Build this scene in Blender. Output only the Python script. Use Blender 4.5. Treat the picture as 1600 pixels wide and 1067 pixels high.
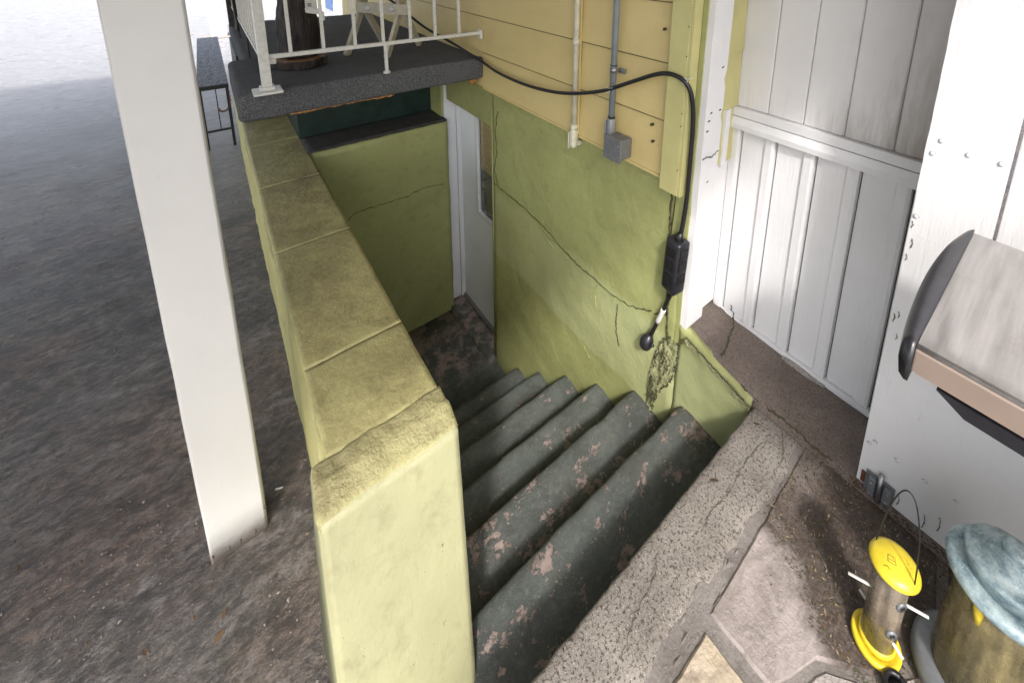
import bpy, bmesh, math, random
from mathutils import Vector, Matrix, noise
random.seed(7)
for o in list(bpy.data.objects): bpy.data.objects.remove(o)
S = bpy.context.scene
C = S.collection
R = math.radians

# ------------------------------------------------------------------ camera
cam = bpy.data.cameras.new('camera'); co = bpy.data.objects.new('camera', cam); C.objects.link(co)
cam.sensor_width = 36; cam.lens = 36*684.345/1600
cam.shift_x = -.0405; cam.shift_y = -.2893
cam.clip_start = .02; cam.clip_end = 400
rt = Vector((0.78282898, -0.62202429, 0.01626567)); dn = Vector((-0.11895296, -0.17526071, -0.97730951)); fw = Vector((0.61076098, 0.76313136, -0.21119079))
co.matrix_world = Matrix(((rt.x, -dn.x, -fw.x, 0), (rt.y, -dn.y, -fw.y, 0), (rt.z, -dn.z, -fw.z, 1.62), (0, 0, 0, 1)))
S.camera = co

# ------------------------------------------------------------------ light
sun_d = Vector((.155, .20, -.275)).normalized()          # the way the light travels
el = math.asin(-sun_d.z)
W = bpy.data.worlds.new('World'); S.world = W; W.use_nodes = True
nt = W.node_tree; nt.nodes.clear()
sky = nt.nodes.new('ShaderNodeTexSky'); sky.sky_type = 'NISHITA'; sky.sun_disc = False
sky.sun_elevation = el; sky.sun_rotation = math.atan2(-sun_d.x, -sun_d.y)
sky.dust_density = 4.0; sky.air_density = 1.0
bg = nt.nodes.new('ShaderNodeBackground'); bg.inputs[1].default_value = .15
hs = nt.nodes.new('ShaderNodeHueSaturation'); hs.inputs['Saturation'].default_value = .6
wo = nt.nodes.new('ShaderNodeOutputWorld')
nt.links.new(sky.outputs[0], hs.inputs['Color']); nt.links.new(hs.outputs[0], bg.inputs[0]); nt.links.new(bg.outputs[0], wo.inputs[0])
sl = bpy.data.lights.new('sun', 'SUN'); so = bpy.data.objects.new('sun', sl); C.objects.link(so)
sl.energy = 1.4; sl.angle = R(5); sl.color = (1, .965, .92)
so.rotation_euler = sun_d.to_track_quat('-Z', 'Y').to_euler()
S.view_settings.view_transform = 'Standard'; S.view_settings.look = 'None'
S.view_settings.gamma = 1; S.view_settings.exposure = 1.45
S.view_settings.use_curve_mapping = False

# ------------------------------------------------------------------ materials
def srgb(r, g, b):
    f = lambda c: ((c/255+.055)/1.055)**2.4 if c > 10 else c/255/12.92
    return (f(r), f(g), f(b), 1)
class NM:
    def __init__(s, name):
        s.m = bpy.data.materials.new(name); s.m.use_nodes = True; s.t = s.m.node_tree
        s.b = s.t.nodes['Principled BSDF']; s.pos = s.t.nodes.new('ShaderNodeNewGeometry').outputs['Position']
        s.nor = s.pos.node.outputs['Normal']
    def n(s, ty, **k):
        x = s.t.nodes.new(ty)
        for a, v in k.items(): setattr(x, a, v)
        return x
    def l(s, a, b): s.t.links.new(a, b)
    def vec(s, sc):
        m = s.n('ShaderNodeVectorMath', operation='MULTIPLY'); s.l(s.pos, m.inputs[0])
        m.inputs[1].default_value = sc if isinstance(sc, (tuple, list)) else (sc, sc, sc); return m.outputs[0]
    def noise(s, sc, detail=4, rough=.6, dist=0):
        x = s.n('ShaderNodeTexNoise'); s.l(s.vec(sc), x.inputs['Vector']); x.inputs['Scale'].default_value = 1
        x.inputs['Detail'].default_value = detail; x.inputs['Roughness'].default_value = rough; x.inputs['Distortion'].default_value = dist
        return x.outputs['Fac']
    def voro(s, sc, feature='F1', rnd=1, out='Distance'):
        x = s.n('ShaderNodeTexVoronoi', feature=feature); s.l(s.vec(sc), x.inputs['Vector']); x.inputs['Scale'].default_value = 1
        x.inputs['Randomness'].default_value = rnd
        return x.outputs[out]
    def ramp(s, f, lo, hi, a=0., b=1.):
        x = s.n('ShaderNodeMapRange'); s.l(f, x.inputs['Value'])
        for i, v in zip(('From Min', 'From Max', 'To Min', 'To Max'), (lo, hi, a, b)): x.inputs[i].default_value = v
        return x.outputs[0]
    def math(s, op, a, b=None, clamp=False):
        x = s.n('ShaderNodeMath', operation=op, use_clamp=clamp)
        for i, v in enumerate((a, b)):
            if v is None: continue
            if isinstance(v, (int, float)): x.inputs[i].default_value = v
            else: s.l(v, x.inputs[i])
        return x.outputs[0]
    def xyz(s, v=None):
        x = s.n('ShaderNodeSeparateXYZ'); s.l(v or s.pos, x.inputs[0]); return x.outputs
    def mix(s, f, a, b, blend='MIX'):
        x = s.n('ShaderNodeMix', data_type='RGBA', blend_type=blend)
        if isinstance(f, (int, float)): x.inputs[0].default_value = f
        else: s.l(f, x.inputs[0])
        for i, v in ((6, a), (7, b)):
            if isinstance(v, (tuple, list)): x.inputs[i].default_value = v if len(v) == 4 else (*v, 1)
            else: s.l(v, x.inputs[i])
        return x.outputs[2]
    def vary(s, col, amt, f):            # lighten and darken a colour by a factor
        lo = tuple(c*(1-amt) for c in col[:3])+(1,); hi = tuple(min(1, c*(1+amt)) for c in col[:3])+(1,)
        return s.mix(s.ramp(f, .3, .7), lo, hi)
    def bump(s, h, d, prev=None, strength=1):
        x = s.n('ShaderNodeBump'); s.l(h, x.inputs['Height']); x.inputs['Distance'].default_value = d; x.inputs['Strength'].default_value = strength
        if prev: s.l(prev, x.inputs['Normal'])
        return x.outputs[0]
    def done(s, col, rough=.6, nor=None, metal=0, spec=None):
        if isinstance(col, (tuple, list)): s.b.inputs['Base Color'].default_value = col if len(col) == 4 else (*col, 1)
        else: s.l(col, s.b.inputs['Base Color'])
        if isinstance(rough, (int, float)): s.b.inputs['Roughness'].default_value = rough
        else: s.l(rough, s.b.inputs['Roughness'])
        s.b.inputs['Metallic'].default_value = metal
        if spec is not None: s.b.inputs['Specular IOR Level'].default_value = spec
        if nor: s.l(nor, s.b.inputs['Normal'])
        return s.m

def m_post():
    k = NM('cream_white_post_paint'); x, y, z = k.xyz()
    c = k.vary((.60, .59, .565, 1), .04, k.noise(4)); c = k.mix(k.math('MULTIPLY', k.ramp(k.noise((90, 90, 8), 4, .7), .66, .74), .25), c, (.2, .17, .14, 1))
    lo = k.ramp(k.math('ADD', z, k.math('MULTIPLY', k.noise((20, 20, 30), 6, .75), -.09)), -.345, -.285, 1, 0)
    c = k.mix(k.math('MULTIPLY', lo, .75), c, (.16, .12, .085, 1)); c = k.mix(k.ramp(k.noise(45, 4, .8), .735, .745, 0, .8), c, (.12, .09, .06, 1))
    return k.done(c, .5, k.bump(k.noise((50, 50, 3), 4), .0006))

def simple(name, col, rough=.5, metal=0, amt=.15, sc=30, bd=.0006, bs=120):
    k = NM(name); c = k.vary(col, amt, k.noise(sc)); return k.done(c, rough, k.bump(k.noise(bs), bd), metal)

def masonry(name, col, dirt, dirt_amt=.6, top=True, coarse=.004, pale_band=None, chips=True):
    k = NM(name)
    c = k.vary(col, .12, k.noise(2.2, 5, .6))
    c = k.mix(k.ramp(k.noise(14, 6, .7), .52, .72, 0, .45), c, dirt)
    if pale_band:                                              # paler band at mid height, darker towards the foot
        x, y, z = k.xyz()
        w = k.math('ADD', z, k.math('MULTIPLY', k.math('SUBTRACT', k.noise(3.2, 3), .5), .16))
        band = k.math('MULTIPLY', k.ramp(w, -.47, -.455), k.ramp(w, -.02, .02, 1, 0))
        band = k.math('MULTIPLY', band, k.ramp(k.noise(1.6, 3), .25, .6, .45, 1))
        c = k.mix(k.math('MULTIPLY', band, .62), c, pale_band)
        low = k.ramp(w, -.5, -1.3, 0, .35)
        c = k.mix(low, c, dirt)
    if top:                                               # grime settled on the flat tops
        nz = k.xyz(k.nor)[2]
        f = k.math('MULTIPLY', k.ramp(nz, .3, .9), k.ramp(k.noise((5, 4, 5), 8, .75), .3, .72, .3, 1), True)
        c = k.mix(k.math('MULTIPLY', f, dirt_amt*.75), c, dirt)
        f2 = k.math('MULTIPLY', k.ramp(nz, .3, .9), k.ramp(k.noise((4.2, 3.2, 4), 9, .8, .4), .50, .60), True)
        c = k.mix(k.math('MULTIPLY', f2, .35), c, tuple(v*.7 for v in dirt[:3])+(1,))
        f3 = k.math('MULTIPLY', k.ramp(nz, .3, .9), k.ramp(k.noise((90, 90, 90), 5, .8), .50, .66), True)
        c = k.mix(k.math('MULTIPLY', k.math('MULTIPLY', f3, k.ramp(k.noise(3), .4, .6)), .5), c, tuple(v*.5 for v in dirt[:3])+(1,))
        sp = k.math('MULTIPLY', k.ramp(nz, .3, .9), k.ramp(k.noise(70, 5, .8), .62, .7))
        c = k.mix(k.math('MULTIPLY', sp, .5), c, tuple(v*.45 for v in dirt[:3])+(1,))
    if chips:                                             # pinholes and small knocks in the paint
        c = k.mix(k.math('MULTIPLY', k.ramp(k.noise(48, 3, .7), .70, .73), .7), c, tuple(v*.35 for v in dirt[:3])+(1,))
        c = k.mix(k.math('MULTIPLY', k.ramp(k.noise((22, 22, 3), 5, .75), .60, .75), .35), c, dirt)
    nr = k.bump(k.noise(9, 8, .65), coarse*3.2)
    nr = k.bump(k.noise(60, 5, .7), coarse*.55, nr)
    nr = k.bump(k.noise((160, 160, 45), 3, .6), .0009, nr)
    return k.done(c, k.ramp(k.noise(20), .3, .7, .5, .75), nr)

def whitewood(name, col=(.68, .68, .69, 1), grain=(70, 70, 3), gb=.0016, grime_and_shade=False):
    k = NM(name)
    g = k.noise(grain, 4, .7); c = k.vary(col, .05, k.noise(3))
    fine = k.ramp(k.noise(tuple(v*2.2 for v in grain), 3, .75), .68, .74)
    c = k.mix(k.math('MULTIPLY', fine, .14 if grime_and_shade else .3), c, (.19, .17, .15, 1))
    if grime_and_shade:
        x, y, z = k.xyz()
        st = k.math('MULTIPLY', k.ramp(k.noise((9, 9, 1.6), 6, .7), .45, .7), k.math('MULTIPLY', k.ramp(z, 1.6, 1.0), k.ramp(y, .62, .36)), True)  # brown tint towards the near end: the board wall's shadow put into the colour
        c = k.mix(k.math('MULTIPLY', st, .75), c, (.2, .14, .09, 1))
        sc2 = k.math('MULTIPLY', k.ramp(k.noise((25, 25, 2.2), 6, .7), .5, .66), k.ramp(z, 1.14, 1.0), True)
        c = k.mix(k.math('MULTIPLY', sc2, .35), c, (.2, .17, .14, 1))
    ch = k.ramp(k.noise(30, 5, .8), .73, .75)
    c = k.mix(k.math('MULTIPLY', ch, .6), c, (.3, .24, .19, 1))
    nr = k.bump(g, gb); nr = k.bump(k.noise(200, 2), .0003, nr)
    return k.done(c, .55, nr)

def m_asphalt():
    k = NM('worn_asphalt'); x, y, z = k.xyz()
    c = k.mix(k.ramp(k.noise((1.1, 1.7, 1), 5, .65), .38, .62), (.15, .130, .115, 1), (.27, .23, .20, 1))
    c = k.mix(k.ramp(k.noise((.8, 1.1, 1), 4, .6, 1), .47, .62, 0, .9), c, (.31, .215, .165, 1))
    c = k.mix(k.ramp(k.noise((2.0, 2.6, 1), 5, .7), .54, .68, 0, .8), c, (.024, .023, .026, 1))
    c = k.mix(k.ramp(k.noise((3.1, 3.6, 2), 5, .7), .54, .68, 0, .8), c, (.16, .092, .06, 1))
    c = k.mix(k.ramp(k.noise((18, 34, 20), 6, .8), .42, .60, .75, 0), c, (.018, .016, .017, 1))
    c = k.mix(k.ramp(k.noise((38, 75, 50), 6, .85), .54, .64, 0, .6), c, (.34, .32, .32, 1))
    c = k.mix(k.ramp(k.noise((90, 150, 120), 4, .8), .52, .62, 0, .6), c, (.014, .012, .013, 1))
    st = k.noise((8, 13, 8), 9, .8, .5)
    c = k.mix(k.ramp(st, .48, .38, 0, .75), c, (.03, .025, .023, 1)); c = k.mix(k.ramp(st, .53, .64, 0, .65), c, (.36, .33, .32, 1))
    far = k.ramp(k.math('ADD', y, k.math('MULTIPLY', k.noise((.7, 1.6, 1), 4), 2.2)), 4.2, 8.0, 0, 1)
    c = k.mix(k.math('MULTIPLY', far, k.ramp(k.noise((6, 14, 6), 6, .8), .3, .6, .55, 1)), c, (.5, .5, .52, 1))  # far ground paled: sunlight beyond the roof put into the colour
    nr = k.bump(k.noise((8, 14, 8), 7, .72, .3), .055)
    nr = k.bump(k.noise((34, 60, 40), 8, .85, .3), .026, nr)
    nr = k.bump(k.noise(190, 3, .8), .003, nr)
    return k.done(c, k.ramp(k.noise((2, 3, 2), 5), .35, .65, .26, .5), nr, 0, .8)

def m_aggregate(name, base, light, dark, dens=1.0):
    k = NM(name)
    c = k.mix(k.ramp(k.noise(4, 5), .35, .65), base, light)
    c = k.mix(k.ramp(k.noise(130, 4, .8), .52, .59, 0, .9*dens), c, dark)
    c = k.mix(k.ramp(k.noise(210, 3, .8), .6, .68, 0, .8*dens), c, (.50, .48, .44, 1))
    c = k.mix(k.ramp(k.noise(18, 6, .7), .56, .72, 0, .5), c, tuple(v*.6 for v in base[:3])+(1,))
    nr = k.bump(k.noise(22, 6, .7), .008); nr = k.bump(k.noise(170, 4, .8), .004*dens, nr)
    return k.done(c, .85, nr)

def m_stairs():
    k = NM('peeling_green_paint_on_concrete'); x, y, z = k.xyz()
    c = k.mix(k.ramp(k.noise(5, 5), .35, .65), (.052, .062, .058, 1), (.095, .108, .100, 1))
    c = k.mix(k.ramp(k.noise(60, 5, .75), .5, .7, 0, .5), c, (.045, .05, .05, 1))
    wear = k.math('ADD', k.ramp(y, 2.2, .7, -.045, .035), k.ramp(k.noise((2.5, 2.5, 2)), .35, .65, -.035, .035))
    pe = k.math('ADD', k.noise((15, 19, 19), 12, .76, .25), wear)
    pm = k.ramp(pe, .592, .602)
    sp = k.ramp(k.math('ADD', k.noise(75, 4, .7), wear), .69, .71)
    pm2 = k.math('MAXIMUM', pm, k.math('MULTIPLY', sp, .8))
    pink = k.mix(k.ramp(k.noise(50, 4), .35, .65), (.22, .165, .145, 1), (.34, .265, .24, 1))
    c = k.mix(pm2, c, pink)
    c = k.mix(k.ramp(k.noise((35, 50, 50), 7, .8), .50, .64, 0, .55), c, (.16, .165, .15, 1)); c = k.mix(k.ramp(k.noise(150, 3, .8), .64, .70, 0, .7), c, (.24, .23, .20, 1)); c = k.mix(k.ramp(k.noise((6, 9, 9), 6, .75), .5, .65, 0, .5), c, (.045, .038, .03, 1))
    c = k.mix(k.math('MULTIPLY', k.ramp(y, 2.35, 2.45), k.ramp(k.noise((9, 9, 9), 8, .75), .46, .56), True), c, (.27, .21, .19, 1))
    rim = k.math('MULTIPLY', k.ramp(pe, .575, .592), k.math('SUBTRACT', 1, pm))
    c = k.mix(k.math('MULTIPLY', rim, .5), c, (.03, .035, .034, 1))
    nr = k.bump(pm2, -.0018); nr = k.bump(k.noise(40, 7, .8), .006, nr); nr = k.bump(k.noise(230, 3, .8), .0012, nr)
    return k.done(c, k.ramp(k.noise(30), .3, .7, .45, .7), nr)

def m_carpet():
    k = NM('dark_grey_outdoor_carpet')
    c = k.mix(k.ramp(k.noise(260, 3, .8), .38, .62), (.028, .03, .033, 1), (.21, .215, .225, 1))
    c = k.mix(k.ramp(k.noise(5, 4), .4, .7, 0, .4), c, (.075, .078, .086, 1))
    nr = k.bump(k.noise(150, 4, .8), .007); nr = k.bump(k.noise((20, 20, 20), 4), .006, nr)
    return k.done(c, .95, nr, 0, .1)

def m_slab(name, a, b, stain=True):
    k = NM(name); x, y, z = k.xyz()
    c = k.mix(k.ramp(k.noise(3.5, 5, .6, .4), .35, .65), a, b)
    c = k.mix(k.ramp(k.noise(30, 6, .75), .54, .72, 0, .5), c, tuple(v*.5 for v in a[:3])+(1,)); c = k.mix(k.ramp(k.noise((7, 9, 7), 7, .75, .5), .50, .64, 0, .55), c, (.12, .095, .08, 1)); c = k.mix(k.ramp(k.noise(85, 4, .8), .64, .70, 0, .7), c, (.04, .03, .025, 1))
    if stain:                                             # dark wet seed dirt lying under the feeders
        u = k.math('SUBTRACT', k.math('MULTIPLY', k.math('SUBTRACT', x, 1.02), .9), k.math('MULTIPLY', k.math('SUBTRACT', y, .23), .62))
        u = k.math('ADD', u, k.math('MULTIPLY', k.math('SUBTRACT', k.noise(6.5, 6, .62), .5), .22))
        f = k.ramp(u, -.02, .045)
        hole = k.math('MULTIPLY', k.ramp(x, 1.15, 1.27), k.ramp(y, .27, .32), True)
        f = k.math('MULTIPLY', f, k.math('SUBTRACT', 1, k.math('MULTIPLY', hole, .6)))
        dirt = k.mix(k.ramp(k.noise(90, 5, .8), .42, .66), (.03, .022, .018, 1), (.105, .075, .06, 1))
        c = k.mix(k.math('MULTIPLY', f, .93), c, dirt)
    nr = k.bump(k.noise(9, 6, .65), .012); nr = k.bump(k.noise(110, 5, .75), .0022, nr)
    return k.done(c, .62, nr)

PALE = (.46, .435, .19, 1); OLD = (.165, .13, .058, 1)
Mt = dict(
    parapet=masonry('pale_green_painted_masonry', PALE, OLD, .95, True, .0035),
    endface=masonry('smooth_pale_cream_green_masonry', (.31, .305, .175, 1), (.17, .15, .08, 1), .6, False, .0013),
    rough=masonry('rough_trowelled_pale_green_masonry', (.38, .36, .17, 1), (.16, .13, .06, 1), .95, True, .008),
    green=masonry('olive_green_painted_masonry', (.315, .33, .13, 1), (.19, .19, .075, 1), .3, False, .0025, (.44, .47, .25, 1)),
    green2=masonry('olive_green_painted_render', (.285, .30, .12, 1), (.16, .165, .065, 1), .3, False, .002),
    flake=masonry('flaking_green_paint_and_mortar', (.34, .35, .18, 1), (.13, .10, .065, 1), .8, True, .012),
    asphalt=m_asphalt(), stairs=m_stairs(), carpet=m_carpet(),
    coping=m_aggregate('exposed_aggregate_concrete', (.165, .145, .125, 1), (.27, .245, .215, 1), (.03, .025, .021, 1)),
    ledge=m_aggregate('brown_weathered_concrete', (.125, .098, .082, 1), (.20, .16, .138, 1), (.05, .04, .034, 1), .7),
    mortar=m_aggregate('crumbling_grey_mortar', (.13, .115, .105, 1), (.22, .2, .185, 1), (.05, .043, .04, 1), .35),
    slab=m_slab('pinkish_grey_flagstone', (.20, .170, .155, 1), (.34, .30, .285, 1)),
    slab_b=m_slab('beige_flagstone', (.33, .27, .19, 1), (.42, .36, .28, 1), False),
    slab_c=m_aggregate('pale_grainy_flagstone', (.28, .255, .235, 1), (.38, .35, .33, 1), (.09, .075, .065, 1), .7),
    white=whitewood('white_painted_wood'), whited=whitewood('grimy_shade_tinted_panelling', (.66, .655, .66, 1), (50, 50, 4), .0007, grime_and_shade=True),
    whitel=whitewood('white_painted_hardboard', (.69, .69, .70, 1), (110, 110, 4), .0022),
    post=m_post(),
    whitex=whitewood('white_trim_paint', (.62, .64, .67, 1), (30, 30, 30), .0003),
    metalw=simple('chipped_white_enamel', (.62, .62, .58, 1), .35, 0, .12, 60),
    door=simple('pale_grey_door_enamel', (.70, .74, .76, 1), .35, 0, .05, 4, .0003),
    dpanel=simple('dark_green_board', (.008, .024, .02, 1), .45, 0, .4, 12),
    dledge=simple('dusty_black_ledge', (.035, .033, .03, 1), .8, 0, .4, 20),
    pipe=simple('grey_plastic_conduit', (.24, .27, .30, 1), .4, 0, .12, 20), pipew=simple('cream_painted_conduit', (.62, .60, .47, 1), .5, 0, .15, 25),
    box=simple('grey_cast_box', (.17, .18, .19, 1), .45, .3, .15, 40), boxl=simple('light_grey_rim', (.30, .31, .33, 1), .4, .3),
    rubber=simple('black_rubber', (.012, .012, .013, 1), .38, 0, .3, 60), blackp=simple('black_plastic', (.018, .018, .022, 1), .33, 0, .3, 30, .0004),
    zinc=simple('dull_galvanised_steel', (.33, .34, .35, 1), .35, .85, .2, 60), dark_metal=simple('black_metal', (.02, .02, .022, 1), .4, .4),
    crack=simple('crack_shadow_dirt', (.05, .05, .022, 1), .9), ridge=simple('raised_paint_ridge', (.31, .35, .13, 1), .6),
    foam=simple('orange_foam_edge', (.30, .15, .05, 1), .9, 0, .7, 60), cutwood=simple('sawn_wood_face', (.20, .105, .05, 1), .7, 0, .4, 40, .002),
    beigew=simple('cream_painted_table_wood', (.52, .49, .40, 1), .5, 0, .12, 20),
    seed=simple('pale_seed_husk', (.26, .20, .13, 1), .8), leaf=simple('dry_brown_leaf', (.08, .045, .02, 1), .7),
    yellow=simple('yellow_plastic', (.62, .48, .03, 1), .35, 0, .1, 50), rust=simple('rust', (.10, .03, .012, 1), .85, 0, .5, 80),
    blue=simple('blue_door_paint', (.06, .13, .32, 1), .4), cream=simple('cream_render', (.62, .56, .4, 1), .8),
    curtain=simple('woven_orange_blind', (.85, .48, .14, 1), .8, 0, .4, 90, .004), redb=simple('red_book', (.3, .03, .015, 1), .5), room=simple('dim_room_wall', (.22, .13, .06, 1), .8),
)
def m_siding():
    k = NM('yellow_painted_siding')
    c = k.vary((.60, .49, .22, 1), .07, k.noise((2, 1.2, 4)))
    c = k.mix(k.ramp(k.noise((30, 12, 60), 5, .8), .66, .74, 0, .5), c, (.28, .2, .08, 1))
    c = k.mix(k.ramp(k.noise((3, 3, 2), 5, .7), .5, .75, 0, .3), c, (.40, .26, .10, 1))
    return k.done(c, .48, k.bump(k.noise((20, 3, 60), 4), .0008))
Mt['siding'] = m_siding()
k = NM('sheen_tinted_grey_carpet'); Mt['carpet2'] = k.done(k.mix(k.ramp(k.noise((60, 25, 60), 6, .85), .4, .6), (.06, .062, .07, 1), (.30, .31, .34, 1)), .8, k.bump(k.noise(90, 4, .8), .006))  # bench carpet made paler: reflected light put into its colour
k = NM('pale_yellow_corner_board'); Mt['corner'] = k.done(k.vary((.50, .47, .21, 1), .1, k.noise(6)), .5, k.bump(k.noise((60, 60, 6)), .001))
def m_steel():
    k = NM('brushed_stainless_steel')
    c = k.vary((.42, .40, .39, 1), .2, k.noise((4, 60, 4), 4)); c = k.mix(k.ramp(k.noise(9, 6, .75), .5, .7, 0, .4), c, (.28, .24, .21, 1))
    return k.done(c, k.ramp(k.noise((6, 40, 6), 5), .3, .7, .28, .5), k.bump(k.noise((8, 200, 8)), .0003), .85)
Mt['steel'] = m_steel()
k = NM('brushed_steel_front'); Mt['steel2'] = k.done(k.vary((.62, .50, .42, 1), .12, k.noise(6)), .35, k.bump(k.noise((3, 3, 300)), .0002), .75)
def m_bark():
    k = NM('dark_charred_bark')
    c = k.mix(k.ramp(k.noise((45, 45, 9), 5, .7), .4, .65), (.004, .0035, .004, 1), (.04, .026, .02, 1))
    return k.done(c, .5, k.bump(k.noise((45, 45, 9), 5, .7), .02))
Mt['bark'] = m_bark()
def m_lid():
    k = NM('weathered_blue_grey_metal')
    c = k.mix(k.ramp(k.noise((26, 26, 40), 7, .8), .36, .62), (.10, .18, .22, 1), (.46, .55, .56, 1))
    c = k.mix(k.ramp(k.noise(60, 5, .8), .6, .7, 0, .6), c, (.6, .64, .64, 1))
    return k.done(c, .5, k.bump(k.noise(40, 5), .001), .25)
Mt['lid'] = m_lid()
def m_clear(name, tint, milky):
    k = NM(name); c = k.vary(tint, .5, k.noise((50, 50, 5), 5, .7)); c = k.mix(k.ramp(k.noise((14, 14, 6), 5, .7), .45, .65, 0, .6), c, (.12, .13, .08, 1))
    k.b.inputs['Transmission Weight'].default_value = milky; k.b.inputs['IOR'].default_value = 1.3
    return k.done(c, k.ramp(k.noise(30, 5), .35, .65, .12, .4), k.bump(k.noise(25), .0006))
Mt['tube'] = m_clear('scratched_smoky_plastic', (.55, .47, .38, 1), .82)
Mt['jar'] = m_clear('yellowed_clear_plastic', (.62, .53, .30, 1), .8)
k = NM('window_glass'); k.b.inputs['Transmission Weight'].default_value = .95; k.b.inputs['IOR'].default_value = 1.45; Mt['glass'] = k.done((.8, .85, .85, 1), .03)

# ------------------------------------------------------------------ mesh helpers
def obj(name, bm, mat, parent=None, smooth=False, normals=True):
    me = bpy.data.meshes.new(name)
    if normals: bmesh.ops.recalc_face_normals(bm, faces=bm.faces)
    bm.to_mesh(me); bm.free()
    me.materials.append(Mt[mat] if isinstance(mat, str) else mat)
    if smooth:
        for p in me.polygons: p.use_smooth = True
    o = bpy.data.objects.new(name, me); C.objects.link(o)
    if parent:
        o.parent = parent
        off = Vector(parent.get('_w', (0, 0, 0)))
        me.transform(Matrix.Translation(-off)); o['_w'] = tuple(off)
    return o
def fin(o, label=None, cat=None, group=None, kind=None):
    for a, v in (('label', label), ('category', cat), ('group', group), ('kind', kind)):
        if v: o[a] = v
    return o
def thing(name, label, cat, loc, group=None):
    o = bpy.data.objects.new(name, None); C.objects.link(o); o.location = loc; o['_w'] = tuple(loc); o.empty_display_size = .1
    return fin(o, label, cat, group)
def nb(): return bmesh.new()
def box(bm, x0, x1, y0, y1, z0, z1, bev=0, rot=None):
    vs = [bm.verts.new((x, y, z)) for x in (x0, x1) for y in (y0, y1) for z in (z0, z1)]
    f = [(0, 1, 3, 2), (4, 6, 7, 5), (0, 4, 5, 1), (2, 3, 7, 6), (0, 2, 6, 4), (1, 5, 7, 3)]
    fs = [bm.faces.new([vs[i] for i in q]) for q in f]
    if bev:
        es = list({e for q in fs for e in q.edges}); r = bmesh.ops.bevel(bm, geom=es, offset=bev, segments=2, affect='EDGES', profile=.6)
        vs = list({v for q in r['faces'] for v in q.verts} | {v for v in vs if v.is_valid})
    if rot:
        bmesh.ops.transform(bm, matrix=rot, verts=vs)
    return vs
def bx(name, mat, p, *a, bev=.003, **k):
    b = nb(); box(b, *a, bev=bev); return obj(name, b, mat, p, **k)
def tube(bm, pts, r, seg=10, cap=True):
    pts = [Vector(p) for p in pts]; rs = r if isinstance(r, (list, tuple)) else [r]*len(pts); rings = []
    u = None
    for i, p in enumerate(pts):
        t = (pts[min(i+1, len(pts)-1)]-pts[max(i-1, 0)]).normalized()
        if u is None:
            u = t.cross(Vector((0, 0, 1)))
            if u.length < .1: u = t.cross(Vector((1, 0, 0)))
        u = (u-t*u.dot(t)).normalized(); v = t.cross(u).normalized()
        rings.append([bm.verts.new(p+rs[i]*(math.cos(a)*u+math.sin(a)*v)) for a in [2*math.pi*j/seg for j in range(seg)]])
    for a, b in zip(rings, rings[1:]):
        for j in range(seg): bm.faces.new((a[j], a[(j+1) % seg], b[(j+1) % seg], b[j]))
    if cap:
        bm.faces.new(rings[0]); bm.faces.new(rings[-1])
def smoothpath(pts, n=8):
    P = [Vector(p) for p in pts]; out = []
    for i in range(len(P)-1):
        a, b, c, d = P[max(i-1, 0)], P[i], P[i+1], P[min(i+2, len(P)-1)]
        for j in range(n):
            t = j/n
            out.append(.5*((2*b)+(c-a)*t+(2*a-5*b+4*c-d)*t*t+(-a+3*b-3*c+d)*t**3))
    return out+[P[-1]]
def lathe(bm, prof, cx, cy, seg=40, tilt=None):
    rings = []; vs = []
    for r, z in prof:
        ring = [bm.verts.new((cx+r*math.cos(2*math.pi*j/seg), cy+r*math.sin(2*math.pi*j/seg), z)) for j in range(seg)]
        rings.append(ring); vs += ring
    for a, b in zip(rings, rings[1:]):
        for j in range(seg): bm.faces.new((a[j], a[(j+1) % seg], b[(j+1) % seg], b[j]))
    bm.faces.new(rings[0]); bm.faces.new(rings[-1])
    if tilt: bmesh.ops.transform(bm, matrix=tilt, verts=vs)
def tb(name, mat, p, pts, r, seg=10, sm=True):
    b = nb(); tube(b, pts, r, seg); return obj(name, b, mat, p, sm)
def prism(bm, poly, z0, z1, top_noise=0):
    lo = [bm.verts.new((x, y, z0)) for x, y in poly]; hi = [bm.verts.new((x, y, z1)) for x, y in poly]
    n = len(poly); bm.faces.new(hi); bm.faces.new(lo[::-1])
    for i in range(n): bm.faces.new((lo[i], lo[(i+1) % n], hi[(i+1) % n], hi[i]))
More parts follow.
